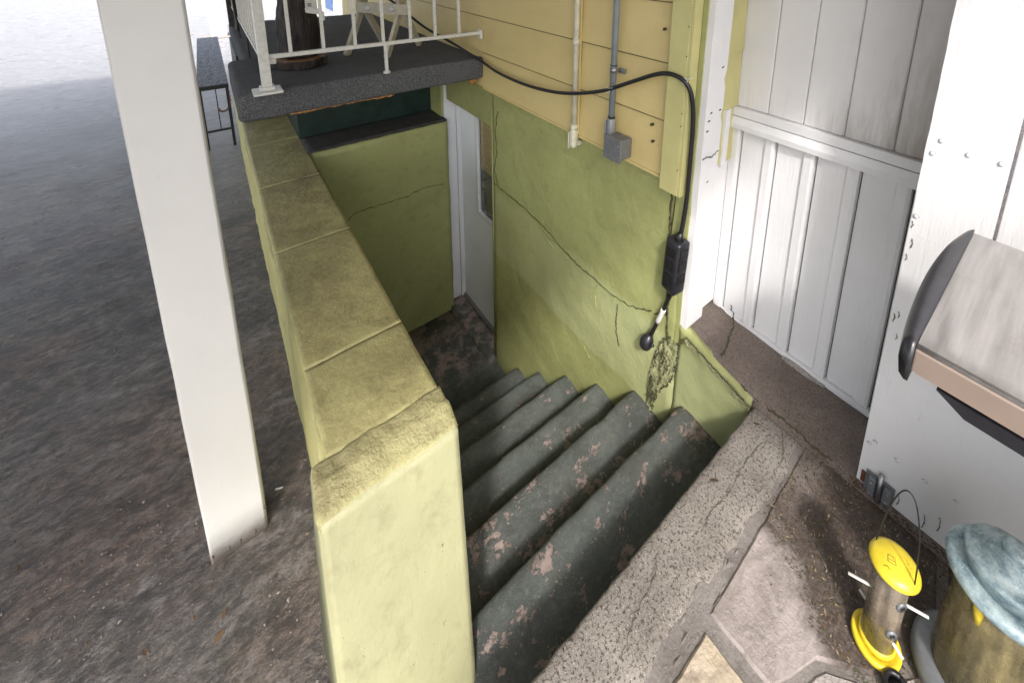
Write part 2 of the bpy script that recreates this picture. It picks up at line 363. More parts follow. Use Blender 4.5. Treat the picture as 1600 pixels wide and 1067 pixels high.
def rough_block(name, mat, parent, x0, x1, y0, y1, z0, z1, step=.03, amp=.006, bev=.012, freq=7, shape=None, seed=0):
    """A block whose faces are gridded and pushed about by noise."""
    b = nb(); nx, ny, nz = (max(1, round((q-p)/step)) for p, q in ((x0, x1), (y0, y1), (z0, z1)))
    vd = {}
    def V(i, j, k):
        if (i, j, k) not in vd: vd[i, j, k] = b.verts.new((x0+(x1-x0)*i/nx, y0+(y1-y0)*j/ny, z0+(z1-z0)*k/nz))
        return vd[i, j, k]
    for j in range(ny):
        for k2 in range(nz):
            for i in (0, nx): b.faces.new([V(i, j, k2), V(i, j+1, k2), V(i, j+1, k2+1), V(i, j, k2+1)])
    for i in range(nx):
        for k2 in range(nz):
            for j in (0, ny): b.faces.new([V(i, j, k2), V(i+1, j, k2), V(i+1, j, k2+1), V(i, j, k2+1)])
        for j in range(ny):
            for k2 in (0, nz): b.faces.new([V(i, j, k2), V(i+1, j, k2), V(i+1, j+1, k2), V(i, j+1, k2)])
    b.normal_update(); bmesh.ops.recalc_face_normals(b, faces=b.faces)
    nrm = {v: v.normal.copy() for v in b.verts}
    for (i, j, k2), v in vd.items():
        ed = (i in (0, nx))+(j in (0, ny))+(k2 in (0, nz)); c = v.co.copy()
        h = noise.fractal(c*freq+Vector((seed, 0, 0)), .8, 2.1, 4)
        v.co += nrm[v]*(h*amp-(bev*(.7+.8*noise.noise(c*18)) if ed >= 2 else 0))
        if shape: v.co = shape(v.co.copy())
    return obj(name, b, mat, parent, True)
def ribbon(name, mat, parent, pts, w, nrm, jit=.006, lift=.002, seed=1, sub=6, depth=None):
    """A thin ragged line of dirt or lifted paint lying on a surface."""
    rnd = random.Random(seed); P = smoothpath(pts, 2); b = nb(); nrm = Vector(nrm); Q = []
    for i in range(len(P)-1):
        for j in range(sub):
            Q.append(P[i].lerp(P[i+1], j/sub))
    Q.append(P[-1]); L = []
    for i, p in enumerate(Q):
        t = (Q[min(i+1, len(Q)-1)]-Q[max(i-1, 0)]).normalized(); s = nrm.cross(t).normalized()
        off = rnd.uniform(-jit, jit); ww = w*rnd.uniform(.25, 1.25)*(1 if 0 < i < len(Q)-1 else .1)
        L.append((b.verts.new(p+s*(off-ww/2)+nrm*.0005), b.verts.new(p+s*off+nrm*lift), b.verts.new(p+s*(off+ww/2)+nrm*.0005)))
    for a, c in zip(L, L[1:]):
        b.faces.new((a[0], a[1], c[1], c[0])); b.faces.new((a[1], a[2], c[2], c[1]))
    return obj(name, b, mat, parent)
def plank(name, mat, parent, p0, p1, w, t, side, bev=.002):
    """A straight board from p0 to p1, w wide along `side`, t thick."""
    p0, p1 = Vector(p0), Vector(p1); d = (p1-p0); ln = d.length; d.normalize(); s = Vector(side); s = (s-d*s.dot(d)).normalized(); n = d.cross(s)
    b = nb(); m = Matrix(((s.x, n.x, d.x, p0.x), (s.y, n.y, d.y, p0.y), (s.z, n.z, d.z, p0.z), (0, 0, 0, 1)))
    box(b, -w/2, w/2, -t/2, t/2, 0, ln, bev, m); return obj(name, b, mat, parent)

# ------------------------------------------------------------------ ground
def grid(bm, x0, x1, y0, y1, z, step, amp, skip=None):
    nx, ny = round((x1-x0)/step), round((y1-y0)/step); V = {}
    for i in range(nx+1):
        for j in range(ny+1):
            x, y = x0+(x1-x0)*i/nx, y0+(y1-y0)*j/ny
            ed = min(1, min(x-x0, y-y0, x1-x, y1-y)/.3)
            h = noise.fractal(Vector((x*3+y*.8, y*6, 1)), .9, 2.1, 5)*amp*ed
            V[i, j] = bm.verts.new((x, y, z+h))
    for i in range(nx):
        for j in range(ny): bm.faces.new((V[i, j], V[i+1, j], V[i+1, j+1], V[i, j+1]))
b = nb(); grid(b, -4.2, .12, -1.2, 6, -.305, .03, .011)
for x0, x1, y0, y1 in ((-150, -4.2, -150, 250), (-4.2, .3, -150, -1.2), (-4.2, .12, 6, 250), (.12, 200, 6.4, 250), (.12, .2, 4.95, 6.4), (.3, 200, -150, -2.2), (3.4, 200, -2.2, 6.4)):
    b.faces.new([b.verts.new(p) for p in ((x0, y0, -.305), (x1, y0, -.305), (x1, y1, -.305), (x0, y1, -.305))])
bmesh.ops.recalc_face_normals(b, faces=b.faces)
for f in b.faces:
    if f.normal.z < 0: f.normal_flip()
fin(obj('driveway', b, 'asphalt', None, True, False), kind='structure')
dw = bpy.data.objects['driveway']
# low pad in front of the short wall, level with the first tread
bx('lower_pad', 'asphalt', None, .12, .34, -1.2, .80, -.6, -.302, bev=0); fin(bpy.data.objects['lower_pad'], kind='structure')

# patio: bed, irregular flagstones, mortar, coping
patio = thing('patio', None, None, (.3, -.5, -.3)); fin(patio, kind='structure')
bx('patio_bed', 'mortar', patio, .34, 1.44, -2.2, .40, -.302, -.008, bev=0)
def stone(name, poly, mat, z=0., lift=0):
    b = nb(); c = Vector((sum(p[0] for p in poly)/len(poly), sum(p[1] for p in poly)/len(poly)))
    pts = []
    for i in range(len(poly)):
        a, d = Vector(poly[i]), Vector(poly[(i+1) % len(poly)]); n = max(2, int((d-a).length/.02))
        for j in range(n):
            p = a.lerp(d, j/n); h = noise.noise(Vector((p.x*30, p.y*30, 3)))*.004
            pts.append(p+(c-p).normalized()*h)
    inner = [(p+(c-p).normalized()*.006) for p in pts]
    lo = [b.verts.new((p.x, p.y, z-.03)) for p in pts]; mi = [b.verts.new((p.x, p.y, z-.006)) for p in pts]; hi = [b.verts.new((p.x, p.y, z)) for p in inner]
    n = len(pts)
    for r0, r1 in ((lo, mi), (mi, hi)):
        for i in range(n): b.faces.new((r0[i], r0[(i+1) % n], r1[(i+1) % n], r1[i]))
    b.faces.new(hi)
    return obj(name, b, mat, patio)
stone('flagstone', [(.812, .345), (1.425, .36), (1.425, .02), (1.19, -.02), (1.02, .06), (.945, .150), (.868, .176), (.818, .200)], 'slab', 0)
stone('flagstone', [(.36, .335), (.775, .335), (.778, .20), (.70, -.25), (.36, -.25)], 'slab_b', .002)
stone('flagstone', [(.822, .178), (.868, .160), (.94, .132), (1.01, .045), (1.17, -.04), (1.16, -.42), (.76, -.42), (.735, -.25)], 'slab_c', -.002)
stone('flagstone', [(1.20, -.045), (1.425, -.005), (1.425, -.6), (1.19, -.6)], 'slab', 0)
stone('flagstone', [(.36, -.27), (.69, -.27), (.745, -.44), (.75, -.95), (.36, -.95)], 'slab_c', 0)
stone('flagstone', [(.77, -.44), (1.16, -.44), (1.17, -.62), (1.4, -.62), (1.4, -1.1), (.77, -1.1)], 'slab_b', 0)

# coping with a broken inner edge
b = nb(); L = []; N = 110
for i in range(N+1):
    x = .2+(1.407-.2)*i/N; v = Vector((x*9, 3.1, 0)); sw = 1 if x < 1.36 else max(0, (1.4-x)/.04)
    yi = .372+(.02*noise.fractal(v, 1, 2.2, 5)+.012*abs(noise.noise(v*1.7)))*sw+(.012 if x < .85 else 0)
    yo = .539+.0035*noise.fractal(Vector((x*22, 9, 0)), 1, 2, 4)
    row = []
    for y, z in ((yi-.004, -.06), (yi, -.012), (yi+.005, -.003), (yi+.03, 0), (yi*.6+yo*.4, 0), (yo-.03, 0), (yo-.009, -.001), (yo-.001, -.008), (yo, -.03), (yo, -.34)):
        row.append(b.verts.new((x, y, z+(.003*noise.fractal(Vector((x*14, y*14, 2)), 1, 2, 4) if z > -.02 else 0))))
    L.append(row)
for a, c in zip(L, L[1:]):
    for j in range(len(a)-1): b.faces.new((a[j], a[j+1], c[j+1], c[j]))
b.faces.new(L[0]); b.faces.new(L[-1])
fin(obj('stair_coping', b, 'coping', None, True), 'rough speckled concrete coping slab across the head of the steps', 'coping')
cpg = bpy.data.objects['stair_coping']
crk = ribbon('crack', 'crack', cpg, [(1.31, .455, .003), (1.2, .462, .003), (1.10, .45, .003), (1.0, .458, .003), (.93, .447, .003)], .0022, (0, 0, 1), .004, .0015, 61)
ribbon('crack', 'crack', cpg, [(1.39, .43, .003), (1.34, .405, .003), (1.30, .39, .003), (1.24, .392, .003)], .002, (0, 0, 1), .004, .0015, 62)
ribbon('crack', 'crack', cpg, [(.80, .50, .003), (.74, .47, .003), (.66, .46, .003), (.58, .43, .003)], .002, (0, 0, 1), .004, .0015, 63)
b = nb(); L = []
for i in range(161):                                       # slate-like mortar strip between coping and flagstones
    x = .36+1.05*i/160; row = []
    for j in range(13):
        y = .336+.062*j/12; z = -.013+.012*noise.fractal(Vector((x*22, y*70, 5)), .6, 2.3, 5)
        row.append(b.verts.new((x, y, z)))
    L.append(row)
for a, c in zip(L, L[1:]):
    for j in range(12): b.faces.new((a[j], a[j+1], c[j+1], c[j]))
obj('mortar_strip', b, 'mortar', patio)
# leaves on the coping
def leaf(x, y, z, s, rot, label, mat='leaf'):
    b = nb(); pts = [(-1, 0, .1), (-.4, .38, .35), (.3, .34, .25), (1, 0, .1), (.3, -.34, .0), (-.4, -.38, .05)]
    c = b.verts.new((0, 0, .12)); vs = [b.verts.new(p) for p in pts]
    for i in range(6): b.faces.new((c, vs[i], vs[(i+1) % 6]))
    bmesh.ops.transform(b, matrix=Matrix.Translation((x, y, z)) @ Matrix.Rotation(rot, 4, 'Z') @ Matrix.Scale(s, 4), verts=b.verts)
    fin(obj('dry_leaf', b, mat), label, 'leaf', 'dry leaves blown onto the paving')
leaf(1.344, .499, .001, .014, 2.2, 'small curled brown leaf on the coping near the green wall')
leaf(1.073, .497, .001, .016, 2.4, 'small dark leaf halfway along the stair coping')
leaf(-.17, 1.29, -.298, .012, 1.0, 'brown dry leaf lying on the driveway by the near end of the wall')
leaf(-.182, 1.245, -.298, .016, .6, 'larger reddish brown leaf beside another on the driveway')
leaf(-.345, 1.335, -.298, .012, 2.0, 'tan leaf scrap on the driveway in front of the white post')
b = nb(); box(b, -.012, .012, -.003, .003, 0, .002, 0, Matrix.Translation((0.0, 1.545, -.297)) @ Matrix.Rotation(-.4, 4, 'Z'))
fin(obj('white_scrap', b, 'whitex'), 'tiny white scrap on the driveway between post and wall', 'litter')

# concrete ledge between the green wall and the panelled wall
def ledge_shape(c):
    t = max(0, min(1, (c.y-.45)/.45)); u = max(0, min(1, (1.69-c.x)/.28))
    if c.z > -.02: c.z += .008+.085*t*(.3+.7*u)
    return c
lg = thing('concrete_ledge', 'brown weathered concrete ledge along the foot of the white panelled wall', 'ledge', (1.54, .2, -.3))
rough_block('ledge_slab', 'ledge', lg, 1.412, 1.74, -.2, .95, -.3, .0, .025, .006, .006, 9, ledge_shape)
ribbon('crack', 'crack', lg, [(1.69, .80, .075), (1.60, .74, .068), (1.53, .72, .062), (1.43, .69, .06)], .007, (0, 0, 1), .006, .004, 3)
ribbon('crack', 'crack', lg, [(1.413, .60, .026), (1.42, .50, .012), (1.43, .42, .008), (1.42, .33, .006), (1.44, .25, .005)], .010, (0, 0, 1), .005, .004, 5)

# ------------------------------------------------------------------ steps
ys = [.54, .833, 1.088, 1.337, 1.590, 1.852, 2.090, 2.375]; zs = [-.276, -.438, -.628, -.81, -1.02, -1.199, -1.41]
st = thing('concrete_steps', 'dark green concrete steps with peeling paint going down to the basement door', 'steps', (.9, 1.4, -1.6))
for k in range(7):
    y0, y1, z = ys[k], ys[k+1], zs[k]; zn = zs[k+1] if k < 6 else -1.6
    prof = [(y0-.03, z-.032)]
    if k < 6:
        d = y1-y0; lip = .010
        prof += [(y0+.02, z-.030), (y0+d*.30, z-.028), (y0+d*.55, z-.018), (y1-.055, z-.004), (y1-.030, z), (y1-.016, z-.001), (y1-.006, z-.006), (y1, z-.016), (y1-.001, z-.03), (y1-.014, z-.042), (y1-.022, z-.05), (y1-.028, zn-.05), (y0-.03, zn-.05)]
        name = 'step'
    else:
        prof = [(y0-.03, z-.004), (y0+.1, z-.004), (y1, z), (2.7, z), (3.04, z), (3.04, z-.25), (y0-.03, z-.25)]; name = 'landing'
    b = nb(); nxx = 60; xl = .30 if k == 0 else .405; L = []
    for i in range(nxx+1):
        x = xl+(1.405-xl)*i/nxx; row = []
        for (y, zz) in prof:
            h = noise.fractal(Vector((x*7, y*11, zz*5+k*3)), 1, 2, 4)*.0035
            ch = min(0, noise.noise(Vector((x*16, k*7.3, zz)))+.25)*.012 if abs(y-y1) < .04 and k < 6 else 0
            ew = max(0, (x-1.33)/.07)**2*-.006 if k < 6 and abs(y-y1) < .04 else 0
            row.append(b.verts.new((x, y+h+ch, zz+h*.7+ch*.4+ew)))
        L.append(row)
    n = len(prof)
    for a, c in zip(L, L[1:]):
        for j in range(n): b.faces.new((a[j], a[(j+1) % n], c[(j+1) % n], c[j]))
    b.faces.new(L[0]); b.faces.new(L[-1])
    obj(name, b, 'stairs', st, True)
rough_block('door_step', 'stairs', st, 1.340, 1.50, 2.37, 3.10, -1.6, -1.378, .03, .003, .006)

# ------------------------------------------------------------------ low wall (parapet)
pw = thing('stairwell_wall', 'low pale green masonry wall with a broad stained top along the left of the steps', 'wall', (.26, 2.5, -.3))
def taper(c):
    c.x += (.006 if c.z > .2 else 0)*math.sin(c.y*5)
    return c
rough_block('wall_body', 'parapet', pw, .104, .414, 1.08, 5.0, -1.7, .262, .055, .008, .004, 6, taper)
joints = [1.062, 1.375, 2.061, 2.72, 3.37, 4.02, 4.95]
for i in range(6):
    a, c = joints[i]+.0005, joints[i+1]-.0005
    rough_block('cap_block', 'parapet', pw, .106, .418, a, c, .264, .303, .016, .0028, .0013, 9, None, i*.3)
def butt(c):                                               # battered, flared near end of the wall
    t = (.30-c.z)
    f = max(0, 1-(c.y-.93)/.16)
    c.y -= .36*t*f if t > 0 else 0
    sx = 1-.24*min(t, .9)*f
    c.x = .066+(c.x-.066)*sx if t > 0 else c.x
    if c.x > .3 and c.z > .1: c.z -= .012
    return c
rough_block('end_pier', 'rough', pw, .068, .424, .938, 1.062, .262, .312, .0105, .008, .006, 11, lambda c: Vector((c.x, c.y, c.z-(.002+.028*max(0, (1.0-c.y)/.07) if c.z > .28 else 0))))
# smooth battered front face
b = nb(); L = []
for i in range(23):
    x = i/22; row = []
    for j in range(41):
        t = j/40*.62; z = .281-t; w = .350*(1-.24*min(t, .9)) ; xx = .0665+w*x*1.01-.035*t
        y = .931-.36*t+.002*noise.fractal(Vector((xx*8, z*8, 4)), 1, 2, 3)
        row.append(b.verts.new((xx, y, z+(.004*noise.noise(Vector((xx*30, 0, 1))) if j == 0 else 0))))
    row.append(b.verts.new((row[-1].co.x, 1.06, row[-1].co.z))); row.append(b.verts.new((row[0].co.x, 1.06, .281)))
    L.append(row)
for a, c in zip(L, L[1:]):
    n = len(a)
    for j in range(n): b.faces.new((a[j], a[(j+1) % n], c[(j+1) % n], c[j]))
b.faces.new(L[0]); b.faces.new(L[-1])
obj('front_face', b, 'endface', pw, True)

# back wall, dark recess behind it
bw = thing('landing_wall', 'olive green rendered wall at the far end of the stairwell landing', 'wall', (.9, 3.15, -1.7))
rough_block('wall_face', 'green2', bw, .40, 1.372, 3.02, 3.28, -1.7, .300, .04, .004, .004)
rough_block('ledge_top', 'dledge', bw, .40, 1.372, 3.024, 3.30, .301, .318, .04, .003, .004)
ribbon('crack', 'crack', bw, [(.60, 3.015, -.25), (.651, 3.015, -.212), (.805, 3.015, -.211), (1.041, 3.015, -.214), (1.168, 3.015, -.189), (1.327, 3.015, -.222)], .006, (0, -1, 0), .006, .0035, 6)
dp = bx('recess_panel', 'dpanel', None, .40, 1.355, 3.30, 3.33, .2, .80, bev=0)
fin(dp, 'dark green board closing the gap under the carpeted porch', 'panel')
gp = bx('green_side_strip', 'green2', None, 1.3565, 1.374, 3.10, 3.335, .318, .80, bev=.001)
fin(gp, 'narrow green trim strip between the dark board and the white door jamb', 'trim')

# ------------------------------------------------------------------ house wall (right side of the stairwell)
hw = thing('house_wall', 'olive green painted foundation wall of the house beside the steps', 'wall', (1.5, 1.7, -1.7))
def gshape(c):
    return c
rough_block('foundation', 'green', hw, 1.396, 1.50, .872, 2.385, -1.72, .74, .035, .006, .004, 5)
def lip(c):
    t = max(0, min(1, (c.y-.54)/.33))
    if c.z > -.2:
        k2 = (c.z+.2)/.2
        c.z += k2*(.012+.085*t); 
        if c.z > -.03: c.x += .006*noise.noise(c*25)
    return c
rough_block('foundation_stub', 'green', hw, 1.397, 1.43, .548, .872, -1.72, .0, .022, .006, .004, 7, lip)
rough_block('ledge_edge', 'ledge', lg, 1.402, 1.43, -.2, .546, -.3, .008, .022, .004, .006, 7)
bx('door_header', 'green2', hw, 1.397, 1.52, 2.385, 3.6, .462, .80, bev=.001)
bx('wall_above', 'green2', hw, 1.43, 1.50, .875, 2.385, .74, 2.7, bev=0)
bx('upper_wall', 'green2', hw, 1.44, 1.50, 2.385, 6.2, .80, 2.7, bev=0)
bx('far_foundation', 'green2', hw, 1.42, 1.5, 3.6, 6.2, -.6, .80, bev=0)
tb('corner_bead', 'green2', hw, [(1.397, 2.385, -1.41), (1.397, 2.385, .72)], .006, 6)
# diagonal-looking joint cracks, a scatter of trowel scars, and the crumbled patch
X = 1.392
ribbon('crack', 'crack', hw, [(X, 2.36, .066), (X, 2.30, .065), (X, 2.0, .061), (X, 1.744, .028), (X, 1.546, -.016), (X, 1.347, -.021), (X, 1.152, -.012), (X, 1.006, .062)], .006, (-1, 0, 0), .005, .004, 7)
ribbon('paint_ridge', 'ridge', hw, [(X, 2.30, .055), (X, 2.0, .05), (X, 1.744, .018), (X, 1.546, -.028), (X, 1.347, -.032), (X, 1.12, -.022)], .007, (-1, 0, 0), .004, .003, 8)
ribbon('paint_ridge', 'ridge', hw, [(X, 1.80, .0), (X, 1.70, -.04), (X, 1.58, -.03)], .007, (-1, 0, 0), .004, .004, 28)
ribbon('crack', 'crack', hw, [(X, 1.205, -.05), (X, 1.21, -.13), (X, 1.205, -.2), (X, 1.184, -.276)], .005, (-1, 0, 0), .004, .004, 9)
ribbon('paint_ridge', 'ridge', hw, [(X, 1.345, -.03), (X, 1.36, -.10), (X, 1.35, -.17)], .006, (-1, 0, 0), .002, .004, 10)
ribbon('crack', 'crack', hw, [(X, 2.30, .60), (X, 2.335, .45), (X, 2.32, .30), (X, 2.35, .18), (X, 2.30, .065)], .005, (-1, 0, 0), .006, .004, 11)
ribbon('crack', 'crack', hw, [(X, .952, .68), (X, .951, .55), (X, .947, .42), (X, .935, .30), (X, .93, .2), (X, .925, .07), (X, .915, -.05)], .010, (-1, 0, 0), .003, .004, 12)
rnd = random.Random(5)
b = nb()
for i in range(110):
    y = rnd.uniform(.95, 2.3); z = rnd.uniform(-1.1, .1)*1.0
    if z < -1.25+.0*y or z < -.35-(y-.833)*.76+.1: continue
    l = rnd.uniform(.008, .045); a = rnd.gauss(-.9, .5); w = rnd.uniform(.0007, .0018)
    p = Vector((X, y, z)); d = Vector((0, math.cos(a), math.sin(a))); s = Vector((0, -d.z, d.y)); mid = p+d*l*.5+s*rnd.uniform(-.004, .004)
    e = p+d*l; v = [b.verts.new(q) for q in (p, mid-s*w, mid+Vector((-.003, 0, 0)), mid+s*w, e)]
    for q in ((0, 1, 2), (0, 2, 3), (1, 4, 2), (2, 4, 3)): b.faces.new([v[t] for t in q])
sc = obj('trowel_scars', b, 'ridge', hw); sc['kind'] = 'stuff'
# crumbled patch: a rough bulging sheet with a ragged outline
b = nb(); rows = []
out = [(.905, .862, .0), (.945, .858, -.05), (.962, .862, -.10), (.975, .868, -.15), (.985, .885, -.20), (.995, .91, -.26), (.998, .935, -.32), (1.0, .955, -.38), (.998, .97, -.45)]
for i in range(97):
    t = i/96*8; k0 = min(7, int(t)); f = t-k0; a = [out[k0][q]*(1-f)+out[k0+1][q]*f for q in range(3)]
    ya = a[0]+.006*noise.noise(Vector((i*.7, 1, 0))); yb = a[1]+.006*noise.noise(Vector((i*.7, 9, 0))); row = []
    for j in range(37):
        u = j/36; y = ya*(1-u)+yb*u; e = math.sin(math.pi*u)**.4
        h = noise.fractal(Vector((y*60, a[2]*26, 3)), .5, 2.3, 6)
        row.append(b.verts.new((1.3915-e*(.002+.016*h), y, a[2])))
    rows.append(row)
for a, c in zip(rows, rows[1:]):
    for j in range(36): b.faces.new((a[j], a[j+1], c[j+1], c[j]))
obj('crumbled_patch', b, 'flake', hw)
for s_, wd, q in ((13, .004, [(X, .90, .01), (X, .945, -.05), (X, .972, -.15), (X, .985, -.26), (X, .992, -.38), (X, .982, -.47)]),
              (14, .009, [(X, .83, .045), (X, .845, .035), (X, .862, -.01), (X, .860, -.08), (X, .872, -.16), (X, .91, -.26), (X, .955, -.37), (X, .975, -.47)])):
    ribbon('crack', 'crack', hw, q, wd, (-1, 0, 0), .008, .0045, s_)
for q_ in range(16):
    z0 = rnd.uniform(-.36, -.02); y0 = .90-.22*(z0+.02)*.9+rnd.uniform(-.03, .03); l = rnd.uniform(.04, .10)
    ribbon('crack', 'crack', hw, [(X-.008, y0+.002*z, z0+z) for z in (0, -l*.5, -l)] if 0 else [(X-.008, y0, z0), (X-.008, y0+l*.14+rnd.uniform(-.008, .008), z0-l*.5), (X-.008, y0+l*.22, z0-l)], rnd.uniform(.002, .0045), (-1, 0, 0), .007, .004, 100+q_)
# flaking strip below the lip
b = nb(); rows = []
for i in range(70):
    t = i/69; y = .83-.285*t; zt = .085-.072*t; row = []
    for j in range(7):
        u = j/6; e = math.sin(math.pi*u)**.5
        row.append(b.verts.new((1.394-e*.006-.007*e*noise.fractal(Vector((y*50, u*4, 7)), .6, 2.2, 5), y+.004*noise.noise(Vector((i*.9, j, 0))), zt-.022-.040*u*(.7+.5*noise.noise(Vector((y*14, 4, 0)))))))
    rows.append(row)
for a, c in zip(rows, rows[1:]):
    for j in range(6): b.faces.new((a[j], a[j+1], c[j+1], c[j]))
obj('flaking_strip', b, 'flake', hw)
ribbon('crack', 'crack', hw, [(1.390, .83, .066), (1.390, .74, .044), (1.390, .68, .028), (1.390, .60, .006), (1.390, .545, -.012)], .004, (-1, 0, 0), .005, .004, 17)
if 0: ribbon('crack', 'crack', hw, [(1.388, .82, .038), (1.388, .72, .0), (1.388, .62, -.020), (1.388, .56, -.035)], .007, (-1, 0, 0), .005, .004, 18)

# yellow lap siding: each board its own part
sd = thing('house_siding', 'yellow painted horizontal lap siding above the green foundation wall', 'siding', (1.42, 2.0, .7))
def lap(name, y0, y1, z0, z1, p=sd, xo=1.372, mat='siding'):
    b = nb(); sec = [(xo, z0+.001), (xo+.010, z1), (1.43, z1), (1.43, z0), (xo+.003, z0-.002)]
    V = [[b.verts.new((x, y, z)) for x, z in sec] for y in (y0, y1)]
    n = len(sec)
    for j in range(n): b.faces.new((V[0][j], V[0][(j+1) % n], V[1][(j+1) % n], V[1][j]))
    b.faces.new(V[0]); b.faces.new(V[1]); return obj(name, b, mat, p)
for r_ in range(9):
    z0 = .730+.236*r_; z1 = z0+.232
    if z1 < .955:
        lap('siding_board', .985, 1.515, z0, z1); lap('siding_board', 1.518, 2.45, z0, z1)
    else:
        lap('siding_board', .985, 1.515, z0, z1); lap('siding_board', 1.518, 3.4+.3*(r_ % 2), z0, z1); lap('siding_board', 3.404+.3*(r_ % 2), 6.1, z0, z1)
for r_ in range(8):
    z0 = .730+.236*(r_+1)
    bx('seam_shade_strip', 'crack', sd, 1.3755, 1.379, .99, 2.45 if z0 < .97 else 6.0, z0-.005, z0-.0022, bev=0)  # solid dark strips stand in for dirt and shadow in the lap gaps
b = nb(); box(b, 1.368, 1.43, .985, 2.45, .716, .729, .002); obj('starter_strip', b, 'siding', sd)
bx('seam_cover', 'siding', sd, 1.362, 1.372, 1.500, 1.530, .73, 2.6, bev=.001)
for (y, z) in ((1.06, .93), (1.05, .86), (1.03, 1.33), (1.07, 1.62)):
    tb('screw_hole', 'crack', sd, [(1.366, y, z), (1.385, y, z)], .006, 8)
cb = thing('corner_board', 'pale yellow vertical corner board where the siding ends, its foot above the power strip', 'trim', (1.38, .94, .69))
bx('board', 'corner', cb, 1.345, 1.3945, .899, .984, .690, 2.7, bev=.003)
bx('side_board', 'corner', cb, 1.347, 1.3945, .886, .8985, .690, 2.7, bev=.002)
for z in (.80, .98, 1.03, 1.25, 1.36):
    tb('nail', 'rust', cb, [(1.344, .905, z), (1.35, .905, z)], .003, 6)

# ------------------------------------------------------------------ basement door
dr = thing('basement_door', 'pale grey half glazed basement door in a white frame at the foot of the steps', 'door', (1.5, 2.8, -1.38))
bx('jamb', 'whitex', dr, 1.376, 1.470, 3.085, 3.16, -1.378, .64, bev=.002)
bx('jamb', 'whitex', dr, 1.472, 1.515, 3.070, 3.16, -1.378, .64, bev=.002)
dpn = bx('door_panel', 'door', dr, 1.505, 1.545, 2.30, 3.066, -1.352, -.44, bev=.002)
bx('door_panel', 'door', dr, 1.505, 1.545, 2.815, 3.066, -.4395, .60, bev=.002)
bx('door_panel', 'door', dr, 1.505, 1.545, 2.2, 2.30, -.4395, .60, bev=.002)
wf = thing('tmp', None, None, (0, 0, 0)); bpy.data.objects.remove(wf)
for a in ((1.492, 1.515, 2.775, 2.812, -.437, .60), (1.492, 1.515, 2.302, 2.774, -.437, -.400)):
    bx('window_frame', 'whitex', dr, *a, bev=.004)
bx('glass_pane', 'glass', dr, 1.519, 1.524, 2.30, 2.775, -.40, .60, bev=0)
bx('threshold', 'zinc', dr, 1.485, 1.545, 2.30, 3.07, -1.378, -1.356, bev=.003)
# lit-by-day things seen through the pane
rm = thing('window_blind', 'orange woven blind hanging behind the door glass', 'blind', (1.62, 2.5, -.4))
for i in range(13): bx('slat', 'curtain', rm, 1.530, 1.536, 2.2, 2.8, .60-.05*i-.047, .60-.05*i, bev=.001)
bk = thing('shelf_unit', 'brown shelf with a red box behind the door glass', 'shelf', (1.75, 2.5, -1.3))
bx('back_board', 'room', bk, 1.80, 1.82, 1.9, 3.2, -1.3, .7, bev=0); bx('shelf_board', 'room', bk, 1.62, 1.80, 2.2, 3.0, -.33, -.30, bev=.002)
bx('shelf_board', 'whitex', bk, 1.60, 1.80, 2.2, 3.0, .13, .15, bev=.002)
bx('red_box', 'redb', bk, 1.62, 1.76, 2.45, 2.72, -.30, -.08, bev=.003)

# ------------------------------------------------------------------ porch
pc = thing('carpeted_porch', 'porch slab wrapped in dark grey outdoor carpet above the stairwell', 'porch', (.75, 3.5, .79))
def soft(name, x0, x1, y0, y1, z0, z1, bev):
    b = nb(); box(b, x0, x1, y0, y1, z0, z1); bmesh.ops.bevel(b, geom=list(b.edges), offset=bev, segments=5, affect='EDGES', profile=.55)
    bmesh.ops.subdivide_edges(b, edges=[e for e in b.edges if e.calc_length() > .2], cuts=24, use_grid_fill=True)
    for v in b.verts: v.co += Vector((0, 1, 1))*noise.fractal(v.co*5, 1, 2, 3)*.004
    return obj(name, b, 'carpet', pc, True)
soft('carpet_slab', .14, 1.392, 2.50, 4.95, .80, .922, .025)
soft('carpet_edge', .058, 1.392, 2.455, 2.52, .785, .926, .022)
soft('carpet_bump', .060, .22, 2.47, 3.26, .772, .928, .03)
rough_block('foam_edge', 'foam', pc, .27, .80, 2.470, 2.50, .778, .787, .012, .009, .002, 30)
bx('foam_lump', 'foam', pc, 1.30, 1.352, 2.49, 2.53, .745, .784, bev=.012)
bx('porch_base', 'dpanel', pc, .13, .39, 4.0, 4.9, .305, .80, bev=0)
bx('porch_base', 'dpanel', pc, .40, 1.39, 3.34, 4.9, -.3, .80, bev=0)

rl = thing('porch_railing', 'white metal porch railing with thin square balusters above the stairwell', 'railing', (.185, 2.46, .92))
bx('railing_post', 'metalw', rl, .165, .207, 2.425, 2.467, .935, 1.95, bev=.003)
bx('post_plate', 'metalw', rl, .125, .245, 2.385, 2.50, .926, .938, bev=.003); bx('post_collar', 'metalw', rl, .155, .217, 2.415, 2.477, .938, .956, bev=.003)
bx('bottom_rail', 'metalw', rl, .207, 1.368, 2.445, 2.470, 1.085, 1.105, bev=.002); bx('top_rail', 'metalw', rl, .207, 1.368, 2.435, 2.48, 1.84, 1.87, bev=.004)
for x in (.302, .45, .604, .752, .907, 1.057, 1.213): bx('baluster', 'metalw', rl, x-.0075, x+.0075, 2.450, 2.465, 1.106, 1.84, bev=.001)
bx('support_leg', 'metalw', rl, .752, .768, 2.449, 2.466, .93, 1.084, bev=.001); tb('leg_foot', 'metalw', rl, [(.76, 2.458, .924), (.76, 2.458, .934)], .02, 10)
bx('wall_bracket', 'metalw', rl, 1.352, 1.371, 2.44, 2.475, 1.055, 1.115, bev=.002); bx('post_bracket', 'metalw', rl, .2072, .235, 2.442, 2.473, 1.06, 1.084, bev=.002)
